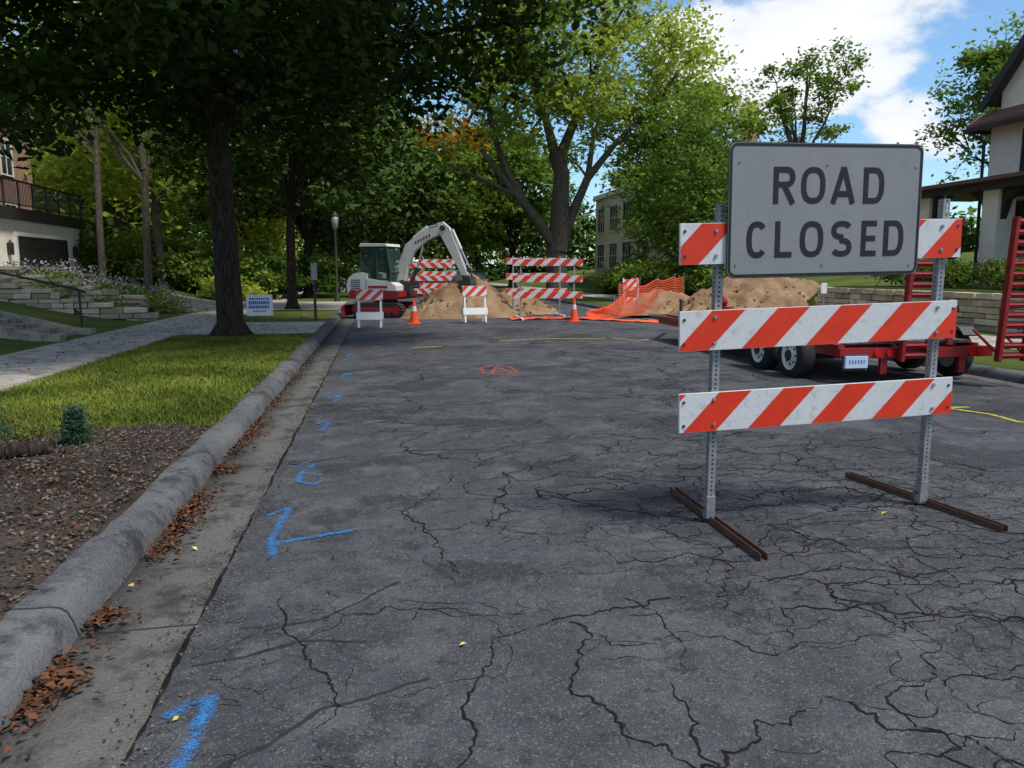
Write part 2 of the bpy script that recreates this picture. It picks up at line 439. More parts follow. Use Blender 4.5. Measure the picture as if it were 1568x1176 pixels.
def clusters(c,r,n,seed,inner=.35,zmin=-.75,lump=.3):
    rs=np.random.RandomState(abs(int(seed))); out=[]
    while len(out)<n:
        d=rs.normal(size=3); d/=np.linalg.norm(d)
        if d[2]<zmin: continue
        k=(inner+(1-inner)*rs.rand()**.55)*(1+lump*mn.noise((d[0]*1.7+seed,d[1]*1.7,d[2]*1.7))*1.6)
        out.append([c[0]+d[0]*r[0]*k,c[1]+d[1]*r[1]*k,c[2]+d[2]*r[2]*k])
    return np.array(out)
def spreadleaves(cl,per,rad,seed,flat=.6):
    rs=np.random.RandomState(seed+5); n=len(cl)
    per_i=np.maximum(4,(per*(.5+rs.rand(n))).astype(int)); rr=rad*(.6+.8*rs.rand(n))
    idx=np.repeat(np.arange(n),per_i); g=rs.normal(size=(len(idx),3))*np.array([1,1,flat])
    P=cl[idx]+g*rr[idx][:,None]*.55
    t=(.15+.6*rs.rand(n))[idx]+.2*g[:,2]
    return P,t
def curve(p0,p1,sag,n=6,j=.0):
    p0=Vector(p0);p1=Vector(p1); mid=(p0+p1)/2+Vector(sag); out=[]
    for i in range(n):
        t=i/(n-1); q=p0*(1-t)**2+mid*2*t*(1-t)+p1*t*t
        if 0<i<n-1: q+=Vector([random.uniform(-j,j) for _ in range(3)])
        out.append(q)
    return out
def tree(name,x,y,tr,fork,cc,cr,ncl,per,crad,ls,mat,seed,bark=None,nl=9,limbs=None,keep=None,zmin=-.75,inner=.35,lump=.3,extra=None):
    bark=bark or M_bark; random.seed(seed)
    z0=H(x,y); e=empty(name,(x,y,z0))
    cl=clusters(cc,cr,ncl,seed,inner,zmin,lump)
    if keep: cl=np.array([c for c in cl if keep(c)])
    if extra is not None: cl=np.concatenate([cl,np.array(extra)])
    P,t=spreadleaves(cl,per,crad,seed)
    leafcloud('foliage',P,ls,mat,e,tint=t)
    b=MB('trunk')
    lean=(random.uniform(-.2,.2),random.uniform(-.2,.2))
    top=Vector((lean[0],lean[1],fork))
    path=[(0,0,-.2),(0,0,.05),(0,0,.35),(lean[0]*.2,0,fork*.4),(lean[0]*.6,lean[1]*.5,fork*.75),top]
    b.tube(path,[tr*1.75,tr*1.4,tr*1.1,tr,tr*.92,tr*.9],bark,14)
    for k in range(6):
        a=k*1.05+random.random()*.5
        b.tube([(math.cos(a)*tr*.6,math.sin(a)*tr*.6,.45),(math.cos(a)*tr*1.2,math.sin(a)*tr*1.2,.12),(math.cos(a)*tr*1.9,math.sin(a)*tr*1.9,-.08)],[tr*.25,tr*.35,tr*.2],bark,7)
    if limbs:
        for pth,r0,r1 in limbs:
            n=len(pth); b.tube(pth,[r0+(r1-r0)*i/(n-1) for i in range(n)],bark,9)
        src=[Vector(p) for pth,_,_ in limbs for p in pth[1:]]
    else:
        src=[]
        pick=sorted(range(len(cl)),key=lambda i:random.random())[:nl]
        for i in pick:
            p1=Vector(cl[i]); L=(p1-top).length
            pth=curve(top-Vector((0,0,random.uniform(0,.12)*fork)),p1,(0,0,L*.12),7,.12)
            b.tube(pth,[tr*.5*(1-.85*k/6) for k in range(7)],bark,8); src+=pth[2:]
        pth=curve(top,(cc[0],cc[1],cc[2]+cr[2]*.6),(.3,0,0),6,.15)
        b.tube(pth,[tr*.85*(1-.8*k/5) for k in range(6)],bark,9); src+=pth[1:]
    for i in range(0,len(cl),max(1,len(cl)//60)):
        p1=Vector(cl[i]); s=min(src,key=lambda q:(q-p1).length)
        L=(p1-s).length
        if L<.4 or L>6: continue
        pth=curve(s,p1,(0,0,L*.1),5,.05)
        b.tube(pth,[tr*.16,tr*.13,tr*.1,tr*.07,tr*.03],bark,5,cap=False)
    b.build(parent=e); return e

rx=np.random.RandomState(77)
ext=[[rx.normal()*2.6,-1.5+rx.normal()*2.2,rx.uniform(4.6,6.4)] for _ in range(45)]
ext+=[[rx.uniform(-6.5,6.0),-3+rx.normal()*2.0,rx.uniform(6.4,8.2)] for _ in range(40)]
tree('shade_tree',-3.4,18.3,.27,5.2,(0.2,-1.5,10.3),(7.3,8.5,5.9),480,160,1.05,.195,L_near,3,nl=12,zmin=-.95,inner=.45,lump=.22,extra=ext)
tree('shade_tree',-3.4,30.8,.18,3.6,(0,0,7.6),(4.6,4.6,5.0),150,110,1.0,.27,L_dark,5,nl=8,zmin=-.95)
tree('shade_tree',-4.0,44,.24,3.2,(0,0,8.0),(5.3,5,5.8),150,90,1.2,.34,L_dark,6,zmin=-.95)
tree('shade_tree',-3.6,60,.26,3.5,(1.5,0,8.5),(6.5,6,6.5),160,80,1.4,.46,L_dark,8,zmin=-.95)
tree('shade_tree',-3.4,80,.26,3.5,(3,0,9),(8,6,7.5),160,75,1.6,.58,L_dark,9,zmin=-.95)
tree('shade_tree',11.2,66,.3,3.5,(-2,0,8.5),(7,6,6),170,80,1.4,.48,L_mid,10,zmin=-.9)
tree('shade_tree',11,88,.3,3.5,(-3,0,9),(8.5,6,7),170,75,1.6,.58,L_mid,12,zmin=-.95)
tree('maple_tree',-10.5,40,.2,3.6,(0,0,7.2),(4.6,4.5,5.2),130,85,1.1,.31,L_lite,14,bark=M_bark2,nl=7,lump=.4)
tree('maple_tree',-9.6,34.5,.15,5.0,(-1,0,9.5),(3.5,3.5,3.5),46,75,.95,.26,L_lite,15,bark=M_bark2,nl=6,lump=.5)
tree('maple_tree',-16,52,.25,4,(0,0,7.5),(6,5,6.5),140,80,1.4,.44,L_lite,16,bark=M_bark2)
tree('maple_tree',-8.5,53,.22,3.2,(0,0,6.5),(4.2,4,5.2),120,85,1.2,.36,L_lite,17,bark=M_bark2,zmin=-.95)
tree('maple_tree',-10.7,32.5,.12,5.5,(-2.5,0,9.4),(2.8,3,2.4),34,70,.9,.26,L_lite,19,bark=M_bark2,nl=5)
E=[([(0,0,2.6),(-1.5,-.3,4.6),(-2.6,-.5,5.8),(-4.0,-.6,7.4),(-5.6,-.6,9.6)],.36,.10),
   ([(-.1,0,2.8),(-1.6,.4,4.9),(-3.0,.6,7.2),(-3.9,.6,9.6),(-4.3,.6,12.5)],.34,.08),
   ([(.1,0,2.6),(.9,.3,4.8),(1.9,.4,7.0),(3.6,.3,9.1),(5.4,.2,10.8)],.38,.10),
   ([(0,0,2.6),(.1,0,5.0),(.2,0,7.2),(-.2,0,8.4)],.62,.42),
   ([(-.2,0,8.2),(-.8,.2,10.5),(-1.8,.2,13),(-2.2,0,15.5)],.32,.07),
   ([(0,0,8.0),(.9,-.2,10.2),(1.8,-.2,12.2),(3.0,0,15.2)],.34,.07),
   ([(1.9,.4,7.0),(2.2,.2,9.6),(3.4,0,12.4)],.2,.06),
   ([(3.6,.3,9.1),(5.6,.2,9.9),(7.6,.2,9.2)],.16,.05),
   ([(-2.6,-.5,5.8),(-4.6,-1,6.6),(-6.6,-1,7.4)],.14,.05)]
tree('elm_tree',10.6,46,.66,2.9,(1.0,0,12.0),(8.6,6.2,7.4),320,125,1.15,.28,L_elm,21,bark=M_bark2,limbs=E,
     keep=lambda c: not(c[2]<8.6 and abs(c[0])<4.2) and not (c[1]<-2 and c[2]<10),inner=.4,zmin=-.95,lump=.35)
tree('boulevard_tree',14.9,36,.16,2.0,(0,0,5.0),(3.0,3.2,4.0),140,110,.8,.21,L_mid,23,zmin=-.98)
tree('boulevard_tree',19.5,47,.22,3,(0,0,7.0),(3.9,4,5.4),140,95,1.1,.30,L_mid,24,zmin=-.95)
tree('tall_tree',28,49,.26,6,(0,0,10.6),(3.6,3.5,4.4),56,95,.8,.26,L_mid,25,bark=M_bark2,lump=.5)
tree('tall_tree',33,38,.26,5,(0,0,8.0),(2.5,3,4.9),90,100,.9,.26,L_mid,26)
tree('tall_tree',24,62,.26,4,(0,0,6.5),(5,4,4.4),100,80,1.3,.38,L_mid,27,zmin=-.95)
c=clusters((4.0,42.5,8.7),(2.3,1.2,1.1),24,31); P,t=spreadleaves(c,30,.75,31); leafcloud('autumn_foliage',P,.24,L_orange,tint=t)

cl=[]
rs=np.random.RandomState(40)
for i in range(1300):
    x=rs.uniform(-60,75); y=rs.uniform(100,118)
    top=15 if x<22 else max(5.0,15-(x-22)*.5)
    top*=.8+.35*mn.noise((x*.11,0,3))
    cl.append([x,y,rs.rand()**.8*top])
for i in range(500):
    x=rs.uniform(-45,-14); y=rs.uniform(60,80); top=13+3*mn.noise((x*.2,0,8)); cl.append([x,y,1+rs.rand()*top])
for i in range(260):
    x=rs.uniform(22,60); y=rs.uniform(66,76); top=5.5+3*mn.noise((x*.2,0,8)); cl.append([x,y,1+rs.rand()*top])
P,t=spreadleaves(np.array(cl),34,2.2,41,.8); leafcloud('distant_trees',P,.85,L_far,tint=t*.9)
def shrubs(name,lst,per,ls,mat,seed):
    cs=[]
    for (x,y,r,h) in lst:
        cs.append(clusters((x,y,H(x,y)+h*.45),(r,r,h*.55),max(6,int(14*r)),seed+abs(int(x*7)),.2,-.9))
    P,t=spreadleaves(np.concatenate(cs),per,.5,seed); return leafcloud(name,P,ls,mat,tint=t)
shrubs('shrub_mass',[(-8+rs.uniform(-1,1)*6,rs.uniform(41,50),1.5,2.6) for _ in range(16)]+[(-13.5+i*1.1,40+.2*i,1.2,2.0) for i in range(7)],80,.23,L_mid,50)
shrubs('shrub_mass',[(-7.6+rs.uniform(-1,1)*1.3,rs.uniform(38.5,46),.9,1.1) for _ in range(12)],80,.17,L_lite,51)
shrubs('shrub_mass',[(15.5+rs.uniform(-1,1)*1.5,rs.uniform(32,48),1.3,1.7) for _ in range(16)],80,.20,L_mid,52)
shrubs('garden_shrub',[(-9.5,28.3,.6,.6),(-8.3,28.6,.5,.5),(-11,28.4,.6,.6),(-7.4,28.2,.45,.4),(-8.6,25.7,.4,.3),(-10.2,25.6,.4,.35)],110,.12,L_mid,53)
shrubs('lavender_bed',[(-12.8+i*.62,30.2+.25*math.sin(i*2),.5,.75) for i in range(9)],110,.10,L_lav,54)

cl=np.stack([rs.uniform(14.7,15.5,150),rs.uniform(10,21.5,150),rs.uniform(1.25,1.75,150)],1)
P,t=spreadleaves(cl,120,.3,60,.7); P[:,2]=np.minimum(P[:,2],1.86+RS.rand(len(P))*.05); leafcloud('hedge',P,.085,L_mid,tint=t)

def blades(name,x0,x1,y0,y1,n,h,keep=None):
    rs2=np.random.RandomState(70); x=rs2.uniform(x0,x1,n); y=y0+(y1-y0)*rs2.rand(n)**1.3
    if keep is not None: k=keep(x,y); x=x[k]; y=y[k]
    n=len(x); z=np.full(n,.113); hh=h*(.5+rs2.rand(n)); a=rs2.rand(n)*math.pi*2; w=.0045+.0006*y*.6
    dx=np.cos(a)*w; dy=np.sin(a)*w; lx=rs2.normal(size=n)*h*.6; ly=rs2.normal(size=n)*h*.6
    P=np.stack([np.stack([x-dx,y-dy,z],1),np.stack([x+dx,y+dy,z],1),np.stack([x+lx,y+ly,z+hh],1)],1).reshape(-1,3)
    me=bpy.data.meshes.new(name); me.vertices.add(3*n); me.vertices.foreach_set('co',P.astype(np.float32).ravel())
    me.loops.add(3*n); me.loops.foreach_set('vertex_index',np.arange(3*n,dtype=np.int32))
    me.polygons.add(n); me.polygons.foreach_set('loop_start',np.arange(0,3*n,3,dtype=np.int32)); me.polygons.foreach_set('loop_total',np.full(n,3,dtype=np.int32))
    me.update(calc_edges=True)
    t=np.array([.45+.9*mn.noise((float(p)*.8,float(q)*.8,1.0))+.35*mn.noise((float(p)*4,float(q)*4,3.0)) for p,q in zip(x,y)])+rs2.normal(size=n)*.2
    at=me.attributes.new('tint','FLOAT','FACE'); at.data.foreach_set('value',np.clip(t,0,1).astype(np.float32))
    me.materials.append(L_grass); link(bpy.data.objects.new(name,me))
blades('grass',-4.66,-1.60,7.0,18.6,80000,.045,lambda x,y: y>7.45+.35*np.sin(x*2.2)+RS.normal(size=len(x))*.12)
n=13000; x=RS.uniform(-4.5,-1.62,n); y=RS.uniform(1.5,7.6,n)
leafcloud('wood_mulch',np.stack([x,y,.137+RS.rand(n)*.012],1),.034,L_mulch,flat=True,aspect=.45,bend=.15)
n=420; x=RS.uniform(-4.4,-1.6,n); y=RS.uniform(2.5,8.2,n)
leafcloud('fallen_leaves',np.stack([x,y,.152+RS.rand(n)*.01],1),.048,L_dry,flat=True,aspect=.6,bend=.2)
n=260; x=RS.uniform(-6.4,-1.7,n); y=RS.uniform(8,24,n)
leafcloud('fallen_leaves',np.stack([x,y,.155+RS.rand(n)*.02],1),.06,L_dry,flat=True,aspect=.6,bend=.2)
pts=[]
for yy,nn,sp in ((2.35,80,.10),(3.0,210,.14),(3.62,80,.06),(4.55,100,.12),(4.85,70,.07),(5.2,190,.12),(5.55,60,.08),(6.3,110,.10),(7.1,70,.15),(7.7,150,.2),(8.4,60,.2),(9.6,110,.35),(11.5,90,.6),(14,110,1.2),(5,110,2.5)):
    for _ in range(nn):
        pts.append((-1.34+abs(random.gauss(0,.065))*1.3-.012,yy+random.gauss(0,sp),.008+random.random()*.028))
leafcloud('gutter_leaves',pts,.036,L_dry,flat=True,aspect=.6,bend=.3)
pts=[(-.93,1.95,.015),(-.76,2.7,.02),(3.05,4.15,.11),(3.4,4.3,.11),(-1.1,4.5,.01),(-1.28,3.95,.03),(.3,3.0,.06)]
leafcloud('yellow_leaves',pts,.042,L_yel,flat=True,aspect=.7,bend=.15)
pts=[(random.uniform(-.9,6),random.uniform(3,20)) for _ in range(60)]
leafcloud('scattered_leaves',[(a,q,rz(a)+.016) for a,q in pts],.028,L_dry,flat=True,aspect=.6,bend=.2)
n=1800; pts=[(-.88+random.gauss(0,.07),random.uniform(1.6,16)) for _ in range(n)]
leafcloud('road_grit',[(a,q,rz(a)+.010) for a,q in pts],.013,L_mulch,flat=True,aspect=.8,bend=.3)
def smallcon(x,y,h,r):
    e=empty('dwarf_conifer',(x,y,.12)); cs=[]
    for i in range(60):
        t=i/60; a=i*2.4; rr=r*(1-t)*.8; cs.append([math.cos(a)*rr,math.sin(a)*rr,.04+t*h])
    P,t=spreadleaves(np.array(cs),60,.07,80); leafcloud('needles',P,.045,L_con,e,aspect=.16,tint=t)
    b=MB('stem'); b.tube([(0,0,-.02),(0,0,h*.9)],[.015,.004],M_bark,6); b.build(parent=e)
smallcon(-2.62,7.0,.27,.11); smallcon(-3.50,7.2,.60,.34)
b=MB('log'); b.tube([(-3.25,6.45,.17),(-3.0,6.52,.18),(-2.8,6.60,.175),(-2.7,6.66,.165)],[.06,.075,.07,.05],M_bark,10); b.build()

# ------------------------------------------------------------ road markings (spray paint)
def stroke(b,pts,w,mat,z):
    n=len(pts)
    P=[Vector((p[0],p[1],0)) for p in pts]
    Q=[]
    for i in range(n-1):
        for k in range(5): Q.append(P[i].lerp(P[i+1],k/5))
    Q.append(P[-1]); vs=[]
    for i,p in enumerate(Q):
        d=(Q[min(i+1,len(Q)-1)]-Q[max(i-1,0)]).normalized(); nn=Vector((-d.y,d.x,0))
        for o in (-1,-.5,0,.5,1):
            q=p+nn*w*o; vs.append((q.x,q.y,rz(q.x)+z))
    fs=[(i*5+k,i*5+k+1,(i+1)*5+k+1,(i+1)*5+k) for i in range(len(Q)-1) for k in range(4)]
    b.add(vs,fs,mat)
    b.edge+=[v for _ in Q for v in (-.55,.1,.22,.1,-.55)]
def marks(name,lst,mat,z=.009,ws=1.5):
    b=MB(name)
    for i,(pts,w) in enumerate(lst): stroke(b,pts,w*ws,mat,z+i*.0004)
    o=b.build(); a=o.data.attributes.new('edge','FLOAT','POINT'); a.data.foreach_set('value',b.edge)
marks('blue_paint_marking',[([(-.80,2.72),(-.74,2.80),(-.67,2.82),(-.665,2.70),(-.68,2.45),(-.70,2.2)],.045),
 ([(-.77,5.05),(-.70,5.12),(-.65,5.17),(-.66,4.95),(-.68,4.55),(-.63,4.25)],.036),([(-.68,4.42),(-.62,4.5),(-.40,4.55),(-.21,4.60)],.034),
 ([(-.74,6.30),(-.66,6.42),(-.58,6.33),(-.66,6.10),(-.66,5.85),(-.54,5.72),(-.48,5.80)],.034),([(-.66,6.10),(-.5,5.98)],.025),
 ([(-.70,8.1),(-.62,8.25),(-.58,8.05),(-.64,7.7)],.038),([(-.70,9.8),(-.62,10.0),(-.56,9.7),(-.6,9.4)],.048),
 ([(-.62,11.6),(-.56,12.1),(-.5,11.8)],.05),([(-.66,14.4),(-.6,15.1),(-.54,14.8)],.06),([(-.45,17.5),(-.3,18)],.06),([(-.2,20.1),(.3,20.1)],.06)],M_sblue)
marks('orange_paint_marking',[([(1.48,11.3),(1.52,11.9),(1.75,12.2),(1.98,11.9),(2.0,11.3),(1.75,11.05),(1.48,11.3)],.045),([(1.6,11.3),(1.76,11.9),(1.9,11.3)],.04)],M_sora)
marks('yellow_paint_marking',[([(2.5,16.4),(3.6,16.6),(4.9,16.5)],.06),([(.6,15.6),(1.2,15.6)],.06),([(5.1,16.6),(5.5,16.0),(5.9,16.3),(6.1,15.4)],.05),
 ([(5.9,7.8),(6.2,7.5),(6.4,7.1),(6.35,6.7),(6.6,6.3),(7,6.1)],.045),([(5.8,7.5),(6.5,7.55)],.045)],M_syel)
marks('ochre_spot_marking',[([(.27,3.95),(.34,3.98)],.05),([(1.0,4.02),(1.07,4.05)],.05)],M_soch)
marks('green_paint_marking',[([(3.4,6.6),(3.7,6.1),(4.2,5.6),(4.6,5.5)],.09),([(5.2,6.2),(5.6,5.8)],.06)],M_sgrn)
marks('pale_patch_marking',[([(1.22,5.05),(1.36,5.1)],.09),([(2.9,3.3),(2.5,3.35),(2.1,3.45)],.045),([(3.9,3.1),(3.3,3.15),(2.7,3.0)],.05),([(4.6,4.6),(4.1,4.4)],.06),([(2.3,3.6),(2.45,4.2),(2.9,4.5)],.04),([(3.3,3.9),(3.8,4.1)],.05),([(2.0,2.6),(2.25,2.9)],.04),([(3.7,4.6),(3.9,5.6)],.05),([(.2,5.3),(.6,5.5)],.05),([(3.4,2.5),(3.1,2.9)],.05),([(.5,6.55),(1.2,6.5)],.04),([(-.6,6.5),(-.2,6.6)],.03)],M_swht)

# ------------------------------------------------------------ barricade parts
def clip(poly,f):
    out=[]
    for i in range(len(poly)):
        a,b_=poly[i],poly[(i+1)%len(poly)]; fa,fb=f(a),f(b_)
        if fa>=0: out.append(a)
        if fa*fb<0:
            t=fa/(fa-fb); out.append((a[0]+(b_[0]-a[0])*t,a[1]+(b_[1]-a[1])*t))
    return out
def plank(b,x0,x1,z0,z1,y,per=.45,phase=0.0,th=.02,sgn=1,both=True):
    b.b2((x0,y,z0),(x1,y+th,z1),M_refl_w)
    k=-3
    while True:
        c0=x0+phase+k*per
        if c0>x1+1: break
        poly=[(x0+.002,z0+.002),(x1-.002,z0+.002),(x1-.002,z1-.002),(x0+.002,z1-.002)]
        u=lambda p: p[0]-sgn*(p[1]-z0)
        poly=clip(poly,lambda p:u(p)-c0)
        if poly: poly=clip(poly,lambda p:c0+per/2-u(p))
        if len(poly)>2:
            b.add([(p[0],y-.0015,p[1]) for p in poly],[tuple(range(len(poly)))],M_refl_o)
            if both: b.add([(p[0],y+th+.0015,p[1]) for p in poly],[tuple(range(len(poly)))],M_refl_o)
        k+=1
def perfpost(b,x,y,z0,z1,w=.046,cell=.027,r=.0062):
    n=int((z1-z0)/cell); h=w/2
    for side in range(4):
        R4=Matrix.Rotation(side*math.pi/2,3,'Z')
        vs=[];fs=[]
        for i in range(n):
            zc=z0+(i+.5)*cell; o=len(vs)
            outer=[(h,0),(h,cell/2),(0,cell/2),(-h,cell/2),(-h,0),(-h,-cell/2),(0,-cell/2),(h,-cell/2)]
            for (a,c) in outer: vs.append(R4@Vector((a,-h,0))+Vector((x,y,zc+c)))
            for k in range(8):
                an=k*math.pi/4; vs.append(R4@Vector((r*math.cos(an),-h,0))+Vector((x,y,zc+r*math.sin(an))))
            for k in range(8): fs.append((o+k,o+(k+1)%8,o+8+(k+1)%8,o+8+k))
        b.add(vs,fs,M_galv)
    b.b2((x-.006,y-.006,z0),(x+.006,y+.006,z1),M_black)
def ribbon(b,pts,t,closed,y,mat):
    P=[Vector((p[0],p[1])) for p in pts]; n=len(P); vs=[]
    for i in range(n):
        if closed: a=P[i-1]; c=P[(i+1)%n]
        else: a=P[max(i-1,0)]; c=P[min(i+1,n-1)]
        d1=(P[i]-a); d2=(c-P[i])
        if d1.length<1e-9: d1=d2
        if d2.length<1e-9: d2=d1
        d1=d1.normalized(); d2=d2.normalized(); n1=Vector((-d1.y,d1.x)); n2=Vector((-d2.y,d2.x)); m=(n1+n2).normalized()
        k=t/2/max(.5,m.dot(n1))
        for s in (-1,1): q=P[i]+m*k*s; vs.append((q.x,y,q.y))
    m_=n if closed else n-1
    b.add(vs,[(2*i,2*i+1,2*((i+1)%n)+1,2*((i+1)%n)) for i in range(m_)],mat)
def sup(cx,cy,rx,ry,a0,a1,n=20,e=.78):
    out=[]
    for i in range(n+1):
        a=R(a0+(a1-a0)*i/n); c,s=math.cos(a),math.sin(a)
        out.append((cx+rx*math.copysign(abs(c)**e,c),cy+ry*math.copysign(abs(s)**e,s)))
    return out
def letter(b,ch,x,z,w,h,t,y,mat):
    hw=t/2; L=[]
    if ch=='O': L=[(sup(w/2,h/2,w/2-hw,h/2-hw,0,342,19),True)]
    if ch=='C': L=[(sup(w/2,h/2,w/2-hw,h/2-hw,42,318,20),False)]
    if ch=='L': L=[([(hw,h),(hw,hw),(w,hw)],False)]
    if ch=='E': L=[([(w,h-hw),(hw,h-hw),(hw,hw),(w,hw)],False),([(hw,h/2),(w*.92,h/2)],False)]
    if ch=='D': L=[([(hw,hw),(w*.5,hw)]+sup(w*.5,h/2,w*.5-hw,h/2-hw,-80,80,14,.8)+[(w*.5,h-hw),(hw,h-hw)],False),([(hw,0),(hw,h)],False)]
    if ch=='R':
        L=[([(hw,0),(hw,h)],False),([(hw,h-hw),(w*.55,h-hw)]+sup(w*.55,h*.72,w*.42-hw,h*.28-hw,80,-80,12,.85)+[(w*.55,h*.44+hw),(hw,h*.44+hw)],False),([(w*.5,h*.48),(w-hw*.9,0)],False)]
    if ch=='A': L=[([(hw*.8,0),(w/2,h)],False),([(w-hw*.8,0),(w/2,h)],False),([(w*.2,h*.27),(w*.8,h*.27)],False)]
    if ch=='S':
        r=w/2-hw
        L=[(sup(w/2,h*.735,r,h*.265-hw,25,268,16,.85)+sup(w/2,h*.265,r,h*.265-hw,88,-155,16,.85),False)]
    for i,(p,cl_) in enumerate(L): ribbon(b,[(x+q[0],z+q[1]) for q in p],t,cl_,y-.0003*i,mat)

ang=R(2.0); TLT=Matrix.Rotation(R(-1.6),4,'Y'); PX=1.475
e=empty('road_closed_barricade',(1.93,4.24,.085),ang)
b=MB('panels'); b.M=TLT
for z0,ph in ((.578,.02),(1.058,-.03),(1.552,-.10)):
    plank(b,-.217,1.615,z0,z0+.232,-.055,.415,ph)
b.build(.002,e)
b=MB('posts'); perfpost(b,0,0,.03,1.90); perfpost(b,PX,0,.03,1.97)
b.M=TLT
for px in (0,PX):
    for z in (.62,.77,1.10,1.25,1.60,1.74):
        b.tube([(px,-.064,z),(px,-.056,z)],.011,M_galv,6,smooth=False)
b.build(0,e)
b=MB('bolts'); b.M=TLT
for px in (-.19,1.585):
    for z in (.62,.76,1.10,1.24,1.60,1.74): b.tube([(px,-.060,z),(px,-.050,z)],.009,M_exd,8)
b.build(0,e)
b=MB('feet')
ri=Matrix.Rotation(-ang,4,'Z')
def foot(b,cx,cy,y0,y1,dx0,dx1,z):
    p0=Vector((cx+dx0,cy+y0,z)); p1=Vector((cx+dx1,cy+y1,z)); d=p1-p0; L=d.length
    rot=Matrix.Rotation(math.atan2(d.y,d.x),3,'Z')
    b.box((p0+p1)/2,(L,.045,.006),M_rust,rot)
    b.box((p0+p1)/2+rot@Vector((0,.020,.020)),(L,.006,.040),M_rust,rot)
    b.box((p0+p1)/2+rot@Vector((0,-.020,.020)),(L,.006,.040),M_rust,rot)
b.M=ri
foot(b,0,0,-.66,.64,.02,.02,.004)
foot(b,PX,.052,-.56,.70,.12,-.06,.016)
b.M=Matrix()
b.box((0,0,.10),(.056,.056,.14),M_galv); b.box((PX,0,.11),(.056,.056,.14),M_galv)
b.tube([(-.04,0,.09),(.04,0,.09)],.008,M_rust,8); b.tube([(PX-.04,0,.1),(PX+.04,0,.1)],.008,M_rust,8)
b.build(.002,e)
def rrect(w,h,r,n=6):
    o=[]
    for cx,cz,a in ((w-r,h-r,0),(r,h-r,90),(r,r,180),(w-r,r,270)):
        for i in range(n+1): q=R(a+90*i/n); o.append((cx+r*math.cos(q),cz+r*math.sin(q)))
    return o
b=MB('sign_plate'); SW,SH=1.245,.758; b.M=Matrix.Translation((.016,0,1.470))@Matrix.Rotation(R(-1.1),4,'Y')
b.prism(rrect(SW,SH,.045),'y',-.072,-.068,M_black)
b.prism([( x+.003,z+.003) for x,z in rrect(SW-.006,SH-.006,.043)],'y',-.0745,-.0725,M_signw)
ins=.014; ring=[(x+ins,z+ins) for x,z in rrect(SW-2*ins,SH-2*ins,.04)]
ribbon(b,ring,.016,True,-.0760,M_black)
LH=.207; T=.033
zz=SH-.134-LH
for ch,f0,f1 in (('R',.222,.335),('O',.362,.487),('A',.517,.642),('D',.685,.795)):
    letter(b,ch,f0*SW,zz,(f1-f0)*SW,LH,T,-.0762,M_black)
zz=SH-.438-LH
for ch,f0,f1 in (('C',.095,.200),('L',.238,.325),('O',.365,.487),('S',.527,.637),('E',.685,.767),('D',.805,.913)):
    letter(b,ch,f0*SW,zz,(f1-f0)*SW,LH,T,-.0762,M_black)
b.build(0,e)
b=MB('sign_bolts')
for px in (.07,.62,1.20):
    for pz in (1.55,2.12): b.tube([(px,-.080,pz),(px,-.07,pz)],.006,M_galv,8)
b.build(0,e)

def barricade(x,y,w,h,rot,sgn=1,lower=True):
    b=MB('striped_barricade')
    for z in (h-.22,h-.72,h-1.22):
        plank(b,0,w,z,z+.21,-.04,.42,.2,.02,sgn)
    for px in (w*.12,w*.88):
        b.b2((px-.025,-.018,.05),(px+.025,.03,h+.05),M_galv)
        b.b2((px-.03,-.65,0),(px+.03,.65,.05),M_white if lower else M_rust)
    b.build(.003,loc=(x,y,rz(x)+.006),rz=rot)
barricade(4.0,23.6,2.2,1.86,R(-4))
barricade(4.05,25.2,2.1,1.92,R(2))
barricade(1.0,30.5,1.75,1.85,R(-2),-1)
barricade(1.6,33,1.6,2.0,R(6))
def aframe(x,y,rot=0):
    b=MB('folding_barricade')
    for s in (-1,1):
        rt=Matrix.Rotation(s*R(12),4,'X'); b.M=Matrix.Translation((0,0,1.04))@rt@Matrix.Translation((0,0,-1.04))
        for px in (-.30,.30): b.b2((px-.025,s*.008-.012,.0),(px+.025,s*.008+.012,1.05),M_white)
        if s<0: plank(b,-.36,.36,.76,1.06,-.035,.30,.05,.014)
        else: plank(b,-.36,.36,.76,1.06,.022,.30,.05,.014)
        b.b2((-.36,-.036 if s<0 else .022,.22),(.36,-.022 if s<0 else .036,.42),M_white)
    b.M=Matrix(); b.build(.004,loc=(x,y,rz(x)+.004),rz=rot)
aframe(2.66,22.3,R(4)); aframe(-.32,21.6,R(-4))
def cone(x,y):
    b=MB('traffic_cone')
    b.box((0,0,.02),(.36,.36,.035),M_cone)
    prof=[(.135,.03),(.105,.22),(.078,.38),(.055,.52),(.03,.68),(.026,.70)]
    for i in range(len(prof)-1):
        b.tube([(0,0,prof[i][1]),(0,0,prof[i+1][1])],[prof[i][0],prof[i+1][0]],M_refl_w if i in (2,) else M_cone,16,cap=(i==4))
    b.build(.004,loc=(x,y,rz(x)+.006))
cone(.92,22.4); cone(5.62,22.2)

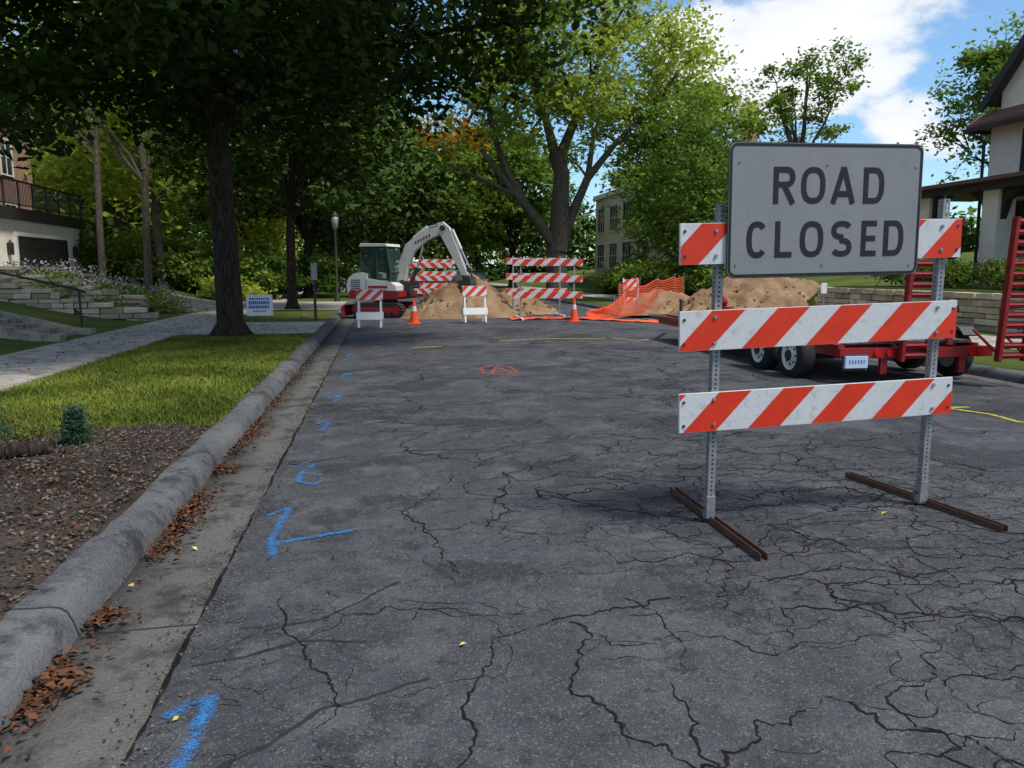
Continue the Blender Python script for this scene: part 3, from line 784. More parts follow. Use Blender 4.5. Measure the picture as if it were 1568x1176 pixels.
# ------------------------------------------------------------ dirt piles
def mound(name,x,y,z,rx,ry,h,seed):
    b=MB(name); n=56; vs=[]
    for j in range(n+1):
        for i in range(n+1):
            u=i/n*2-1; v=j/n*2-1; r=math.hypot(u,v)
            q=max(0,1-r)**.85 if r<1 else 0
            k=q*(1+.35*mn.noise((u*2.1+seed,v*2.1,0)))+.15*mn.noise((u*6,v*6,seed))*min(1,q*5)+.08*mn.noise((u*17,v*17,seed))*min(1,q*6)
            vs.append((u*rx,v*ry,k*h-.03))
    m_=n+1
    b.add(vs,[(j*m_+i,j*m_+i+1,(j+1)*m_+i+1,(j+1)*m_+i) for j in range(n) for i in range(n)],M_dirt,True)
    for k in range(60):
        a=random.random()*6.28; r_=random.uniform(.5,1.05)
        s_=random.uniform(.03,.09); b.box((math.cos(a)*r_*rx,math.sin(a)*r_*ry,max(0,1-r_)**.85*h+.01),(s_*1.4,s_,s_),M_dirt,Matrix.Rotation(random.random()*3,3,'Z'),jit=s_*.25)
    b.build(loc=(x,y,z))
mound('dirt_pile',2.75,26.0,.08,2.2,1.9,1.38,3)
mound('dirt_pile',4.6,27.6,.08,1.9,1.6,.85,9)
mound('dirt_pile',13.4,25.6,.2,3.3,2.4,1.55,15)
mound('dirt_pile',10.4,27.5,.12,2.4,2.4,.8,22)
mound('dirt_pile',11.2,24.6,.12,1.7,1.6,.7,28)

def net(name,path,h,cell=.09):
    b=MB(name); P=[Vector(p) for p in path]; S=[0]
    for i in range(1,len(P)): S.append(S[-1]+(P[i]-P[i-1]).length)
    def at(s):
        for i in range(1,len(P)):
            if s<=S[i] or i==len(P)-1:
                t=(s-S[i-1])/(S[i]-S[i-1]); return P[i-1].lerp(P[i],t),(h[i-1]*(1-t)+h[i]*t)
    def pt(s,t):
        p,hh=at(s); w=.10*mn.noise((s*1.3,t*1.5,3)); sag=.12*abs(math.sin(s*1.3))*t
        return p+Vector((w,.35*w+.12*math.sin(s*3+t*2)*t,(hh-sag)*t+.02))
    n=int(S[-1]/cell); m_=12
    for j in range(m_+1):
        t=j/m_; d=.011 if j not in (0,m_) else .02
        vs=[]
        for i in range(n+1):
            p=pt(i*cell,t); vs+= [p+Vector((0,0,-d)),p+Vector((0,0,d))]
        b.add(vs,[(2*i,2*i+2,2*i+3,2*i+1) for i in range(n)],M_fence)
    for i in range(n+1):
        vs=[]; s=min(i*cell,S[-1]-.001)
        for j in range(m_+1):
            p=pt(s,j/m_)+Vector((0,.003,0)); q=pt(min(s+.018,S[-1]),j/m_)+Vector((0,.003,0)); vs+=[p,q]
        b.add(vs,[(2*j,2*j+1,2*j+3,2*j+2) for j in range(m_)],M_fence)
    for i,p in enumerate(P):
        if h[i]>.5: b.tube([p+Vector((0,.03,-.05)),p+Vector((.02,.03,h[i]+.12))],.018,M_galv,6)
    b.build()
net('safety_fence',[(6.3,23.2,.06),(7.4,24.0,.07),(8.5,25.0,.12),(9.8,26.6,.13),(11.4,29.0,.16),(13.2,32.5,.2)],[.25,.6,1.0,1.15,1.2,1.2])
net('safety_fence',[(8.2,26.0,.1),(9.6,28.5,.13),(11.0,32,.16)],[1.0,1.2,1.1])
b=MB('fallen_safety_fence'); n=34; vs=[]
for j in range(7):
    for i in range(n+1):
        s=i/n; x=3.9+s*4.6; y=22.9+.5*math.sin(s*5)+j*.13; vs.append((x,y,rz(x)+.02+.09*abs(mn.noise((x*2.2,y*2.5,4)))))
b.add(vs,[(j*(n+1)+i,j*(n+1)+i+1,(j+1)*(n+1)+i+1,(j+1)*(n+1)+i) for j in range(6) for i in range(n)],M_fence); b.build()
b=MB('striped_board'); b.M=Matrix.Rotation(R(-10),4,'X')
plank(b,-.3,.3,.75,1.15,0,.3,.05); plank(b,-.3,.3,.25,.5,0,.3,.05)
for px in(-.26,.26): b.b2((px-.02,.022,0),(px+.02,.05,1.2),M_white)
b.build(.003,loc=(9.0,27.0,.15))

# ------------------------------------------------------------ excavator
def excavator(x,y,rot):
    e=empty('mini_excavator',(x,y,rz(x)+.006),rot)
    b=MB('undercarriage')
    for s in (-1,1):
        yc=s*.62; w=.15
        prof=[]
        L,r=.68,.23
        for i in range(13): a=R(-90+180*i/12); prof.append((L+r*math.cos(a),.25+r*math.sin(a)))
        for i in range(13): a=R(90+180*i/12); prof.append((-L+r*math.cos(a),.25+r*math.sin(a)))
        b.prism(prof,'y',yc-w,yc+w,M_track)
        for k in range(17):
            px=-L+2*L*k/16
            b.box((px,yc,.015),(.05,.31,.03),M_track); b.box((px,yc,.487),(.05,.31,.03),M_track)
        for k in range(7):
            a=R(-75+150*k/6)
            for sx in (-1,1):
                rt=Matrix.Rotation(-a if sx>0 else a,3,'Y')
                b.box((sx*(L+(r+.01)*math.cos(a)),yc,.25+(r+.01)*math.sin(a)),(.03,.31,.05),M_track,rt)
        for px in (-L,L): b.tube([(px,yc-.17,.25),(px,yc+.17,.25)],.15,M_red,16)
        b.box((0,yc,.25),(1.05,.34,.17),M_red)
        for k in range(4): b.tube([(-.45+.3*k,yc-.175,.12),(-.45+.3*k,yc+.175,.12)],.06,M_exd,12)
    b.box((0,0,.36),(.8,1.0,.24),M_red); b.tube([(0,0,.4),(0,0,.60)],.36,M_exd,20)
    b.prism([(-1.28,.05),(-1.22,.05),(-1.25,.25),(-1.20,.42),(-1.27,.42),(-1.33,.25)],'y',-.78,.78,M_red)
    for s in(-1,1): b.b2((-1.25,s*.3-.05,.18),(-.3,s*.3+.05,.28),M_red)
    b.build(.012,e)
    b=MB('house')
    b.prism([(-1.0,.62),(.72,.62),(.80,.70),(.80,.88),(.3,.92),(-.98,.92),(-1.05,.8)],'y',-.74,.74,M_red)
    pr=[(-1.08,.80),(-.35,.80),(-.35,1.45),(-.55,1.5),(-.85,1.46),(-1.04,1.32),(-1.12,1.05)]
    b.prism(pr,'y',-.72,.72,M_exw)
    b.prism([(-.36,.90),(.70,.90),(.70,1.06),(.55,1.16),(-.36,1.3)],'y',-.74,-.15,M_exw)
    for k in range(5): b.b2((-.95,-.728,.95+.07*k),(-.6,-.722,.98+.07*k),M_exd)
    b.b2((-.30,-.748,.98),(.40,-.744,1.06),M_red)
    b.build(.03,e)
    b=MB('cab')
    c=[(-.55,.95),(.42,.95),(.50,1.5),(.36,2.34),(-.48,2.36),(-.58,2.2)]
    for yy in (-.68,.22):
        n=len(c)
        for i in range(n):
            p,q=c[i],c[(i+1)%n]; b.tube([(p[0],yy,p[1]),(q[0],yy,q[1])],.038,M_exd,8)
        b.tube([(0.0,yy,.95),(0.0,yy,2.34)],.03,M_exd,8)
        b.add([(p[0],yy,p[1]) for p in c],[tuple(range(n))],M_cglass)
    for p in c: b.tube([(p[0],-.68,p[1]),(p[0],.22,p[1])],.038,M_exd,8)
    b.add([(.43,-.66,.98),(.43,.2,.98),(.50,.2,1.5),(.50,-.66,1.5)],[(0,1,2,3)],M_cglass)
    b.add([(.50,-.66,1.5),(.50,.2,1.5),(.36,.2,2.34),(.36,-.66,2.34)],[(0,1,2,3)],M_cglass)
    b.add([(-.58,-.66,.98),(-.58,.2,.98),(-.58,.2,2.2),(-.58,-.66,2.2)],[(0,1,2,3)],M_cglass)
    b.prism([(-.62,2.34),(.42,2.34),(.38,2.43),(-.55,2.45)],'y',-.74,.28,M_exw)
    b.b2((-.3,-.45,.95),(.05,-.05,1.3),M_black); b.b2((-.36,-.45,1.25),(-.26,-.05,1.85),M_black)
    b.tube([(.25,-.25,.95),(.22,-.25,1.45)],.02,M_black,6)
    b.box((.47,-.66,1.2),(.02,.05,.3),M_exd)
    b.build(.012,e)
    b=MB('boom')
    cl=[(.55,1.05),(.68,1.75),(.92,2.30),(1.45,2.70),(2.15,2.93)]; wd=[.15,.17,.19,.17,.12]
    up=[];dn=[]
    for i,(p,w) in enumerate(zip(cl,wd)):
        a=cl[max(i-1,0)]; c_=cl[min(i+1,4)]; d=Vector((c_[0]-a[0],c_[1]-a[1])).normalized(); nn=Vector((-d.y,d.x))
        up.append((p[0]+nn.x*w,p[1]+nn.y*w)); dn.append((p[0]-nn.x*w,p[1]-nn.y*w))
    b.prism(up+dn[::-1],'y',-.10,.10,M_exw)
    b.tube([(2.12,-.14,2.93),(2.12,.14,2.93)],.09,M_exd,14)
    b.prism([(1.92,3.10),(2.10,3.14),(2.34,2.94),(2.96,1.42),(2.80,1.36),(2.08,2.62),(1.95,2.85)],'y',-.085,.085,M_exw)
    b.tube([(.85,-.0,1.02),(1.15,0,1.65)],.065,M_exd,12); b.tube([(1.15,0,1.65),(1.38,0,2.36)],.035,M_chrome,10)
    b.tube([(1.05,0,2.62),(1.55,0,2.98)],.06,M_exw,12); b.tube([(1.55,0,2.98),(1.98,0,3.08)],.032,M_chrome,10)
    b.tube([(2.42,0,2.88),(2.72,0,2.25)],.05,M_exw,12); b.tube([(2.72,0,2.25),(3.02,0,1.65)],.028,M_chrome,10)
    b.tube([(3.02,0,1.66),(2.86,0,1.5)],.035,M_exd,8); b.tube([(3.02,0,1.66),(3.1,0,1.36)],.035,M_exd,8)
    b.prism([(.35,.72),(.95,.78),(.95,1.15),(.62,1.25),(.35,1.1)],'y',-.14,.14,M_exd)
    for k in range(6): b.b2((1.12+.1*k,-.103,2.42+.045*k),(1.18+.1*k,-.1005,2.52+.045*k),M_red)
    b.build(.012,e)
    b=MB('bucket')
    pr=[(2.82,1.42),(3.10,1.36),(3.16,1.12),(3.08,.86),(2.86,.74),(2.62,.80),(2.80,.92),(2.90,1.10)]
    b.prism(pr,'y',-.28,.28,M_exd)
    for k in range(5): b.box((2.58,-.24+.12*k,.80),(.14,.05,.03),M_galv)
    b.build(.01,e)
    return e
excavator(.18,26.6,R(-27))

# ------------------------------------------------------------ trailer
def wheel(b,x,y,z,r,w,side):
    pr=[(r*.62,-w/2),(r*.9,-w/2),(r,-w*.32),(r,w*.32),(r*.9,w/2),(r*.62,w/2)]
    seg=28; vs=[]
    for k in range(seg):
        a=2*math.pi*k/seg
        for (rr,o) in pr: vs.append((x+o,y+rr*math.cos(a),z+rr*math.sin(a)))
    m_=len(pr); b.add(vs,[(k*m_+i,k*m_+i+1,((k+1)%seg)*m_+i+1,((k+1)%seg)*m_+i) for k in range(seg) for i in range(m_-1)],M_rub,True)
    b.tube([(x-w*.30,y,z),(x+w*.30,y,z)],r*.60,M_hub,24,smooth=False)
    seg2=24; vs=[]
    for k in range(seg2):
        a=2*math.pi*k/seg2
        for rr,oo in ((r*.63,side*w*.46),(r*.52,side*w*.33),(r*.30,side*w*.36),(r*.22,side*w*.5)): vs.append((x+oo,y+rr*math.cos(a),z+rr*math.sin(a)))
    b.add(vs,[(k*4+i,k*4+i+1,((k+1)%seg2)*4+i+1,((k+1)%seg2)*4+i) for k in range(seg2) for i in range(3)],M_hub,True)
    b.tube([(x+side*w*.42,y,z),(x+side*w*.62,y,z)],r*.20,M_exd,14)
    for k in range(8):
        a=2*math.pi*k/8; b.tube([(x+side*w*.36,y+r*.38*math.cos(a),z+r*.38*math.sin(a)),(x+side*w*.42,y+r*.38*math.cos(a),z+r*.38*math.sin(a))],r*.045,M_exd,8)
def trailer():
    e=empty('equipment_trailer',(0,0,0))
    X0,X1=6.05,8.30; Y0=9.50
    b=MB('wheels')
    for yy in (10.18,11.12):
        wheel(b,5.88,yy,.05+.35,.35,.23,-1); wheel(b,8.40,yy,.03+.35,.35,.23,1)
        b.tube([(5.95,yy,.38),(8.35,yy,.38)],.04,M_exd,8)
    b.build(0,e)
    b=MB('frame')
    b.b2((X0+.05,Y0,.44),(X0+.15,16.4,.60),M_red); b.b2((X1-.15,Y0,.44),(X1-.05,16.4,.60),M_red)
    for k in range(14): b.b2((X0+.16,Y0+.3+.5*k,.50),(X1-.16,Y0+.36+.5*k,.58),M_red)
    b.b2((X0+.02,Y0-.10,.42),(X1+.10,Y0-.005,.56),M_red)
    b.b2((6.12,Y0-.16,.30),(6.45,Y0-.12,.46),M_plate); b.b2((6.10,Y0-.119,.26),(6.47,Y0-.105,.48),M_exd)
    for k in range(6): b.b2((6.175+.042*k,Y0-.163,.36),(6.190+.042*k,Y0-.1605,.41),M_blue)
    for px in (6.62,6.80,8.05,8.2):
        b.tube([(px,Y0-.125,.49),(px,Y0-.10,.49)],.05,M_lens,14)
    for px in (7.2,7.32,7.44): b.tube([(px,Y0-.12,.50),(px,Y0-.10,.50)],.022,M_lens,10)
    b.b2((6.70,Y0-.08,.20),(6.80,Y0-.02,.42),M_red); b.b2((7.9,Y0-.08,.20),(8.0,Y0-.02,.42),M_red)
    for xx in (5.78,8.30):
        pr=[(9.86,.66),(9.98,.77),(11.34,.77),(11.46,.66),(11.46,.685),(11.35,.79),(9.97,.79),(9.85,.68)]
        b.prism(pr,'x',xx,xx+.24,M_exd)
    b.tube([(X0+.2,16.3,.5),(7.22,18.2,.5)],.05,M_red,8); b.tube([(X1-.2,16.3,.5),(7.22,18.2,.5)],.05,M_red,8)
    b.tube([(7.22,17.9,.1),(7.22,17.9,.9)],.04,M_exd,8)
    b.build(.008,e)
    b=MB('deck')
    for k in range(9): b.b2((X0+.18+.213*k,Y0+.02,.603),(X0+.38+.213*k,16.3,.640),M_wood)
    b.build(.004,e)
    for i,(xc,yo) in enumerate(((7.14,-.16),(8.42,-.40))):
        b=MB('ramp_%d'%(i+1)); w=.20; lean=R(3)
        b.M=Matrix.Translation((xc,Y0+yo,.40))@Matrix.Rotation(lean,4,'X')
        for s in(-1,1):
            b.b2((s*w-.028,-.045,-.02),(s*w+.028,.045,1.9),M_red)
        for k in range(14): b.box((0,0,.06+.137*k),(2*w-.05,.08,.055),M_red,Matrix.Rotation(R(25),3,'X'))
        b.tube([(-w,.05,.1),(-w,.5,.35)],.02,M_red,8); b.tube([(w,.05,.1),(w,.5,.35)],.02,M_red,8)
        b.build(.004,e)
    b=MB('spring_assist')
    b.tube([(7.75,Y0-.05,.58),(7.75,Y0+.05,1.0)],.05,M_red,10); b.b2((7.45,Y0+.3,.645),(7.7,Y0+.9,.74),M_red); b.b2((7.85,Y0+.5,.645),(8.1,Y0+1.3,.80),M_exd)
    b.build(.006,e)
trailer()

# ------------------------------------------------------------ stone walls
def stonewall(name,p0,p1,zb0,zt0,zb1,zt1,th=.35,ch=.13,sl=.45):
    b=MB(name); p0=Vector((*p0,0)); p1=Vector((*p1,0)); d=p1-p0; L=d.length; d.normalize()
    rot=Matrix.Rotation(math.atan2(d.y,d.x),3,'Z'); nrm=Vector((-d.y,d.x,0))
    z=min(zb0,zb1)-.05; zmax=max(zt0,zt1)
    while z<zmax:
        s=random.uniform(-.2,0); hh=ch*random.uniform(.75,1.25)
        while s<L:
            l=sl*random.uniform(.5,1.6); m_=min(L,max(0,s+l/2)); t=m_/L
            zt=zt0+(zt1-zt0)*t; zb=zb0+(zb1-zb0)*t
            if z+hh*.6<zt and z+hh>zb:
                cap=z+hh*1.5>zt
                c=p0+d*m_+nrm*random.uniform(-.035,.035)
                b.box((c.x,c.y,z+hh/2),(l-.018,th+(.08 if cap else 0),hh-.016),random.choice(M_stone),rot,jit=.009)
            s+=l
        z+=hh
    n4=nrm*(th/2-.04); vs=[]
    for p,zb,zt in ((p0,zb0,zt0),(p1,zb1,zt1)):
        for sg in(-1,1):
            q=p+n4*sg; vs+=[(q.x,q.y,zb-.1),(q.x,q.y,zt-.12)]
    b.add(vs,[(0,1,5,4),(2,6,7,3),(1,3,7,5)],M_joint)
    return b.build(.012)
stonewall('stone_retaining_wall',(14.0,8),(14.0,22.8),.2,1.15,.2,1.15,ch=.15)
stonewall('stone_retaining_wall',(-6.7,24.4),(-13.5,23.2),.12,.35,1.0,2.15,ch=.14,sl=.45)
stonewall('stone_retaining_wall',(-7.9,27.0),(-14.5,26.4),.4,.80,1.2,2.45,ch=.15,sl=.6)
def boulder(x,y,r,seed):
    b=MB('boulder'); vs=[];n=10;m_=16
    for j in range(n+1):
        for i in range(m_):
            th=math.pi*j/n; ph=2*math.pi*i/m_; d=Vector((math.sin(th)*math.cos(ph),math.sin(th)*math.sin(ph),math.cos(th)))
            q=d*(1+.35*mn.noise(d*1.6+Vector((seed,0,0)))+.1*mn.noise(d*5)); vs.append((q.x*r*1.4,q.y*r,q.z*r*.75))
    b.add(vs,[(j*m_+i,(j+1)*m_+i,(j+1)*m_+(i+1)%m_,j*m_+(i+1)%m_) for j in range(n) for i in range(m_)],M_boul)
    b.build(loc=(x,y,H(x,y)+r*.35))
for i,(x,y,r) in enumerate([(-8.3,28.0,.45),(-9.3,27.9,.42),(-10.4,27.9,.5),(-7.5,28.5,.38),(-6.9,28.9,.28),(-2.4,25.2,.12)]): boulder(x,y,r,i*3.1)
b=MB('concrete_steps')
for k in range(6): b.b2((-7.0-.42*(k+1),17.9,.1),(-7.0-.42*k,19.3,.20+.11*k),M_step)
b.b2((-11.5,17.9,.1),(-9.52,19.3,.82),M_step)
for yy in (17.5,19.3):
    b.prism([(-6.7,.1),(-6.7,.25),(-7.1,.28),(-9.5,.88),(-11.8,.95),(-11.8,.1)],'y',yy,yy+.30,M_step)
b.build(.01)
b=MB('handrail')
for p in ((-6.95,19.45),(-9.5,19.45)):
    z=.26 if p[0]>-8 else .88
    b.tube([(p[0],p[1],z),(p[0],p[1],z+.9)],.025,M_trimd,8)
b.tube([(-6.8,19.45,1.08),(-6.95,19.45,1.16),(-9.5,19.45,1.78),(-11.8,19.45,1.8)],.028,M_trimd,8)
b.build()

# ------------------------------------------------------------ garage and brick house
def window(b,axis,c,w,h,nx=2,nz=2,out=1,frame=None,depth=.06):
    frame=frame or M_trimd; x,y,z=c
    def bx(u0,u1,z0,z1,d0,d1,m_):
        if axis=='x': b.b2((x+out*d0,y+u0,z+z0),(x+out*d1,y+u1,z+z1),m_)
        else: b.b2((x+u0,y+out*d0,z+z0),(x+u1,y+out*d1,z+z1),m_)
    bx(-w/2,w/2,0,h,.002,.012,M_glass); f=.07
    bx(-w/2-f,-w/2,-f,h+f,.002,depth,frame); bx(w/2,w/2+f,-f,h+f,.002,depth,frame)
    bx(-w/2,w/2,-f,0,.002,depth+.02,frame); bx(-w/2,w/2,h,h+f,.002,depth,frame)
    for i in range(1,nx): u=-w/2+w*i/nx; bx(u-.02,u+.02,0,h,.013,depth*.7,frame)
    for i in range(1,nz): v=h*i/nz; bx(-w/2,w/2,v-.02,v+.02,.013,depth*.75,frame)
b=MB('garage')
gx=-14.0
b.b2((gx-7,31.0,1.0),(gx,39.8,3.55),M_stucco)
b.b2((gx-7.2,30.8,3.552),(gx+.25,40.0,4.0),M_trimd)
b.b2((gx+.003,33.2,1.15),(gx+.03,38.2,2.95),M_exd)
for k in range(4): b.b2((gx+.031,33.25,1.2+.44*k),(gx+.05,38.15,1.57+.44*k),M_trimd)
b.b2((gx+.003,33.0,1.1),(gx+.09,33.2,3.1),M_white); b.b2((gx+.003,38.2,1.1),(gx+.09,38.4,3.1),M_white); b.b2((gx+.003,33.2,2.95),(gx+.09,38.2,3.1),M_white)
for yy in (32.5,38.9):
    b.b2((gx+.003,yy-.09,2.2),(gx+.18,yy+.09,2.65),M_trimd); b.tube([(gx+.1,yy,2.65),(gx+.1,yy,2.78)],[.08,.02],M_trimd,8)
yy=31.0
while yy<=39.9:
    b.b2((gx+.08,yy-.03,4.002),(gx+.14,yy+.03,5.1),M_trimd); yy+=1.26
b.b2((gx+.07,30.9,5.03),(gx+.15,39.95,5.09),M_trimd); b.b2((gx+.085,30.9,4.13),(gx+.135,39.95,4.17),M_trimd)
yy=31.1
while yy<39.9: b.b2((gx+.10,yy-.008,4.17),(gx+.12,yy+.008,5.03),M_trimd); yy+=.13
b.build(0)
b=MB('brick_house')
b.b2((-31,35.5,1),(-18.5,46.5,9.2),M_brick)
b.prism([(35.0,9.2),(47,9.2),(41,13.2)],'x',-31.5,-18.1,M_shing)
for yy in (37,40.3,43.6):
    window(b,'x',(-18.5,yy,6.4),1.2,1.7,2,2,1,M_white); window(b,'x',(-18.5,yy,3.2),1.2,1.7,2,2,1,M_white)
window(b,'y',(-21.5,35.5,6.4),1.2,1.7,2,2,-1,M_white); window(b,'y',(-21.5,35.5,3.4),1.2,1.5,2,2,-1,M_white)
b.b2((-24,40.4,12),(-23,41.4,14.5),M_brick)
b.build(0)
b=MB('apartment_building')
b.b2((18,50,.8),(30,64,7.4),M_beige); b.b2((17.8,49.8,7.4),(30.2,64.2,7.75),M_white)
for zz in (1.8,4.7):
    for yy in (52,55.4,58.8,62.2): window(b,'x',(18,yy,zz),2.0,1.9,3,2,-1,M_white)
    for xx in (20.5,24.5,28): window(b,'y',(xx,50,zz),1.8,1.9,3,2,-1,M_white)
b.build(0)
b=MB('brick_house'); b.b2((27,58,1),(38,68,7.5),M_brick); b.prism([(26.5,7.5),(38.5,7.5),(32.5,12)],'y',57.5,68.5,M_shing)
b.b2((29.2,60,9.5),(30.3,61,14.6),M_brick); window(b,'y',(32.5,58,5),1.4,1.6,2,2,-1,M_white); b.build(0)

# stucco house on the right
b=MB('stucco_house'); hx=18.9; G=1.2
b.b2((hx,12.6,G-.3),(29,22.0,6.2),M_stucco)
gy0,gy1,gz,py,pz=12.9,21.7,7.0,17.3,11.9
b.prism([(gy0,6.2),(gy1,6.2),(gy1,gz),(py,pz),(gy0,gz)],'x',hx+.002,29,M_stucco)
def slab(b,p,q,x0,x1,t,mat):
    d=Vector((q[0]-p[0],q[1]-p[1])).normalized(); nn=Vector((-d.y,d.x))
    if nn.y<0: nn=-nn
    b.prism([p,q,(q[0]+nn.x*t,q[1]+nn.y*t),(p[0]+nn.x*t,p[1]+nn.y*t)],'x',x0,x1,mat)
sl=(pz-gz)/(gy1-py)
slab(b,(gy1+.35,gz-.35*sl+.02),(py,pz+.02),hx-.3,29.4,.18,M_shing)
slab(b,(gy0-.35,gz-.35*sl+.02),(py,pz+.02),hx-.3,29.4,.18,M_shing)
slab(b,(gy1+.38,gz-.38*sl-.12),(py,pz-.12),hx-.36,hx-.30,.26,M_trimd)
slab(b,(gy0-.38,gz-.38*sl-.12),(py,pz-.12),hx-.36,hx-.30,.26,M_trimd)
b.prism([(hx-.5,6.0),(hx,6.0),(hx,6.5),(hx-.5,6.12)],'y',12.1,22.5,M_shingb)
b.prism([(22.0,6.0),(22.5,6.0),(22.5,6.12),(22.0,6.5)],'x',hx,29,M_shingb)
b.b2((hx-.55,12.1,5.90),(hx-.5,22.55,6.02),M_trimd); b.b2((hx-.5,22.5,5.90),(29,22.55,6.02),M_trimd)
window(b,'x',(hx,20.0,7.0),.9,1.1,2,2,-1); window(b,'x',(hx,17.3,7.0),1.3,2.2,2,3,-1)
window(b,'x',(hx,20.1,4.6),1.1,1.1,2,1,-1); window(b,'x',(hx,16.6,4.6),1.5,1.1,3,1,-1)
for k in range(9):
    a=R(180*k/9); a2=R(180*(k+1)/9)
    b.tube([(hx-.04,20.0+.5*math.cos(a),8.15+.4*math.sin(a)),(hx-.04,20.0+.5*math.cos(a2),8.15+.4*math.sin(a2))],.05,M_trimd,6)
b.b2((16.6,12.5,G-.4),(hx-.002,22.2,G+.35),M_stone[1])
b.b2((16.3,12.2,3.80),(hx-.002,22.6,4.0),M_trimd)
b.prism([(16.1,4.0),(hx-.002,4.0),(hx-.002,4.5),(16.1,4.10)],'y',12.0,22.8,M_shingb)
for yy in (21.9,19.2,16.4,13.4):
    b.b2((16.65,yy-.28,G+.35),(17.2,yy+.28,3.80),M_stucco); b.b2((16.58,yy-.36,G+.35),(17.28,yy+.36,G+.62),M_brick)
    for s in (-1,1):
        b.prism([(yy+s*.28,3.0),(yy+s*.28,3.79),(yy+s*.95,3.79),(yy+s*.45,3.5)],'x',16.75,16.95,M_trimd)
for k in range(3): b.b2((15.9+.25*k,17.0,G-.3),(16.15+.25*k,18.6,G+.0+.12*k),M_walk)
b.b2((hx-.06,17.0,G+.36),(hx-.003,18.1,3.5),M_trimd); window(b,'x',(hx,20.4,G+.9),1.8,1.5,3,2,-1); window(b,'x',(hx,14.8,G+.9),1.8,1.5,3,2,-1)
window(b,'y',(20.6,22.0,G+1.0),1.2,1.5,2,2,1)
b.b2((22,18,8),(23,19,13.2),M_brick)
b.tube([(hx-.5,22.4,5.95),(hx-.1,22.15,5.6),(hx-.08,22.1,G)],.05,M_trimd,8)
b.build(0)
e=empty('flower_urn',(16.2,19.95,1.2))
b=MB('urn'); b.b2((-.3,-.3,-.2),(.3,.3,.55),M_brick)
pf=[(.14,.55),(.09,.62),(.08,.72),(.2,.82),(.3,1.0),(.34,1.12)]
for i in range(5): b.tube([(0,0,pf[i][1]),(0,0,pf[i+1][1])],[pf[i][0],pf[i+1][0]],M_tan,16,cap=(i in(0,4)))
b.build(0,e)
c=clusters((0,0,1.35),(.4,.4,.35),24,99,.2,-.6); P,t=spreadleaves(c,60,.2,99); leafcloud('leaves',P,.08,L_mid,e,tint=t)
c=clusters((0,0,1.45),(.4,.4,.35),14,98,.6,-.2); P,t=spreadleaves(c,20,.12,98); leafcloud('flowers',P,.07,L_pink,e,tint=t)

# ------------------------------------------------------------ small street things
b=MB('yard_sign')
b.b2((-.33,-.006,.30),(.33,.006,.85),M_white)
for z,w,h in ((.74,.5,.045),(.64,.54,.09),(.53,.54,.08),(.42,.35,.03)):
    x=-w/2
    while x<w/2-.03:
        l=random.uniform(.03,.06); b.b2((x,-.0085,z-h/2),(min(x+l,w/2),-.0065,z+h/2),M_blue); x+=l+.012
for px in(-.2,.2): b.tube([(px,.01,0),(px,.01,.5)],.005,M_galv,6)
b.build(loc=(-3.15,21.0,.13),rz=R(3))
b=MB('survey_marker_post')
b.b2((-.04,-.012,0),(.04,.012,1.75),M_exd); b.b2((-.09,-.02,1.2),(.09,-.013,1.7),M_galv); b.b2((-.7,-.03,0.02),(.6,.03,.05),M_red)
b.build(.002,loc=(-1.95,23.6,.13))
b=MB('street_lamp')
b.tube([(0,0,0),(0,0,.25),(0,0,.4),(0,0,3.4)],[.16,.14,.07,.055],M_trimd,12)
b.tube([(0,0,3.4),(0,0,3.5),(0,0,3.95),(0,0,4.1)],[.06,.13,.2,.03],M_galv,12); b.tube([(0,0,4.05),(0,0,4.25)],[.2,.03],M_trimd,12)
b.build(0,loc=(-2.1,38,.13))
b=MB('fire_hydrant')
b.tube([(0,0,0),(0,0,.06),(0,0,.061),(0,0,.5),(0,0,.51),(0,0,.56),(0,0,.7),(0,0,.76)],[.15,.15,.1,.1,.13,.13,.07,.03],M_red,14)
b.tube([(-.2,0,.4),(.2,0,.4)],.055,M_red,10); b.tube([(0,-.18,.36),(0,0,.36)],.075,M_red,10)
b.build(0,loc=(9.85,21.2,.14))
b=MB('utility_marker'); b.tube([(0,0,0),(0,0,.75)],.02,M_galv,8); b.box((0,0,.9),(.18,.02,.3),M_white); b.build(.002,loc=(12.6,20.5,.2))

def car(x,y,rot,paint):
    e=empty('parked_car',(x,y,.12),rot); b=MB('body')
    low=[(-2.2,.35),(-2.25,.65),(-2.1,.86),(-1.2,.95),(1.1,.98),(2.05,.86),(2.22,.6),(2.2,.32)]
    def sec(pts,w0,mat): b.prism(pts,'x',-w0,w0,mat)
    sec(low,.88,paint)
    roof=[(-1.25,.95),(-.75,1.42),(.55,1.46),(1.35,.98)]
    sec(roof,.74,M_glass); sec([(-.85,1.42),(-.7,1.47),(.5,1.51),(.68,1.44)],.72,paint)
    for s in(-1,1):
        for p,q in (((-1.28,.95),(-.78,1.44)),((1.38,.98),(.58,1.47)),((-.1,.97),(-.1,1.47))): b.tube([(s*.75,p[0],p[1]),(s*.73,q[0],q[1])],.035,paint,6)
    b.b2((-.8,-2.26,.62),(-.5,-2.2,.76),M_lens); b.b2((.5,-2.26,.62),(.8,-2.2,.76),M_lens); b.b2((-.3,-2.27,.5),(.3,-2.24,.62),M_white)
    b.build(.05,e)
    b=MB('wheels')
    for s in(-1,1):
        for yy in(-1.4,1.4): wheel(b,s*.82,yy,.2,.33,.2,s)
    b.build(0,e)
car(-4.2,56.5,R(-80),M_silver); car(7.4,62,0,M_carb); car(7.4,75,0,M_silver); car(.1,82,R(0),M_carb)

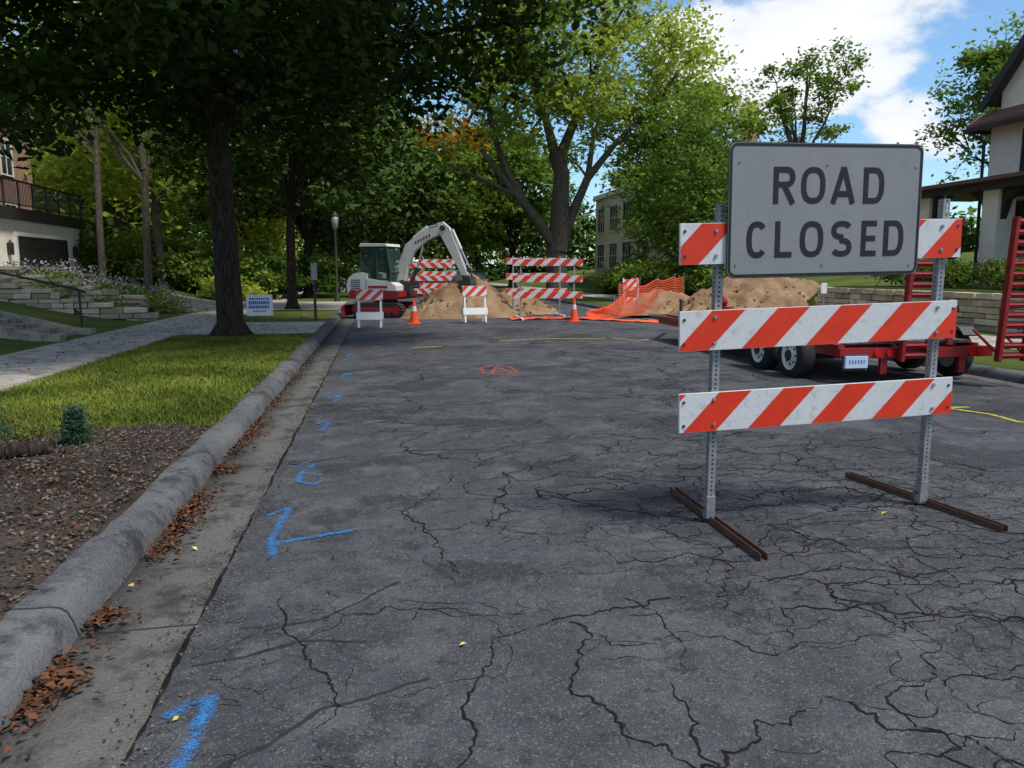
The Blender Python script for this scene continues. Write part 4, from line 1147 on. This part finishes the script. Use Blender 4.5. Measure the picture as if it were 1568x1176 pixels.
# ------------------------------------------------------------ world
w=bpy.data.worlds.new('World'); scene.world=w; w.use_nodes=True; t=w.node_tree; t.nodes.clear()
sd=Vector((.38,-.30,.85)).normalized()
el=math.asin(sd.z); az=math.atan2(sd.x,sd.y)
class WT(NT):
    def __init__(s,t): s.t=t
W=WT(t); out=W.n('ShaderNodeOutputWorld'); bg=W.n('ShaderNodeBackground'); W.l(bg.outputs[0],out.inputs[0])
sky=W.n('ShaderNodeTexSky',sky_type='NISHITA'); sky.sun_disc=False; sky.sun_elevation=el; sky.sun_rotation=az; sky.air_density=1.0; sky.dust_density=.4; sky.ozone_density=2.0
g=W.n('ShaderNodeTexCoord').outputs['Generated']; d=W.vmath('NORMALIZE',g)
n1=W.noise(W.vmath('MULTIPLY',d,(1,1,1.9)),6.0,5,.58)
def blob(c,r,amp,sq=1.7):
    c=Vector(c).normalized()
    v=W.vmath('MULTIPLY',W.vmath('SUBTRACT',d,tuple(c)),(1,1,sq))
    return W.math('MULTIPLY',W.rng(W.vmath('LENGTH',v),0,r,1,0,True),amp)
bl=W.math('MAXIMUM',blob((.49,.95,.275),.28,.58),W.math('MAXIMUM',blob((.68,.93,.185),.14,.40),blob((.45,.95,.13),.2,.25)))
gen=W.rng(W.vmath('DOT_PRODUCT',d,(.45,.86,.2)),.86,.72,0,.24)  # cloud outside the view, added to neutralise the blue ambient light
f=W.math('ADD',n1,W.math('MAXIMUM',bl,gen))
cf=W.rng(f,.70,.84,0,1,True)
ccol=W.mix(W.rng(f,.70,1.0),(5.4,5.8,6.3),(7.6,7.7,7.8))
skyc=W.mix(1.0,sky.outputs[0],(.92,1.12,1.22),'MULTIPLY')
W.l(W.mix(W.math('MULTIPLY',cf,.96),skyc,ccol),bg.inputs[0]); bg.inputs[1].default_value=.145
sun=bpy.data.lights.new('sun','SUN'); sun.energy=4.5; sun.angle=R(11); sun.color=(1,.94,.84)
so=link(bpy.data.objects.new('sun',sun)); so.rotation_euler=sd.to_track_quat('Z','Y').to_euler()

cam=bpy.data.cameras.new('camera'); co=link(bpy.data.objects.new('camera',cam)); cam.sensor_width=36; cam.lens=26.98
cam.clip_end=3000; cam.clip_start=.05; co.location=(0,0,1.6); co.rotation_euler=(R(90-8.4),0,R(-9.6)); scene.camera=co
scene.view_settings.view_transform='Standard'; scene.view_settings.look='None'; scene.view_settings.exposure=0
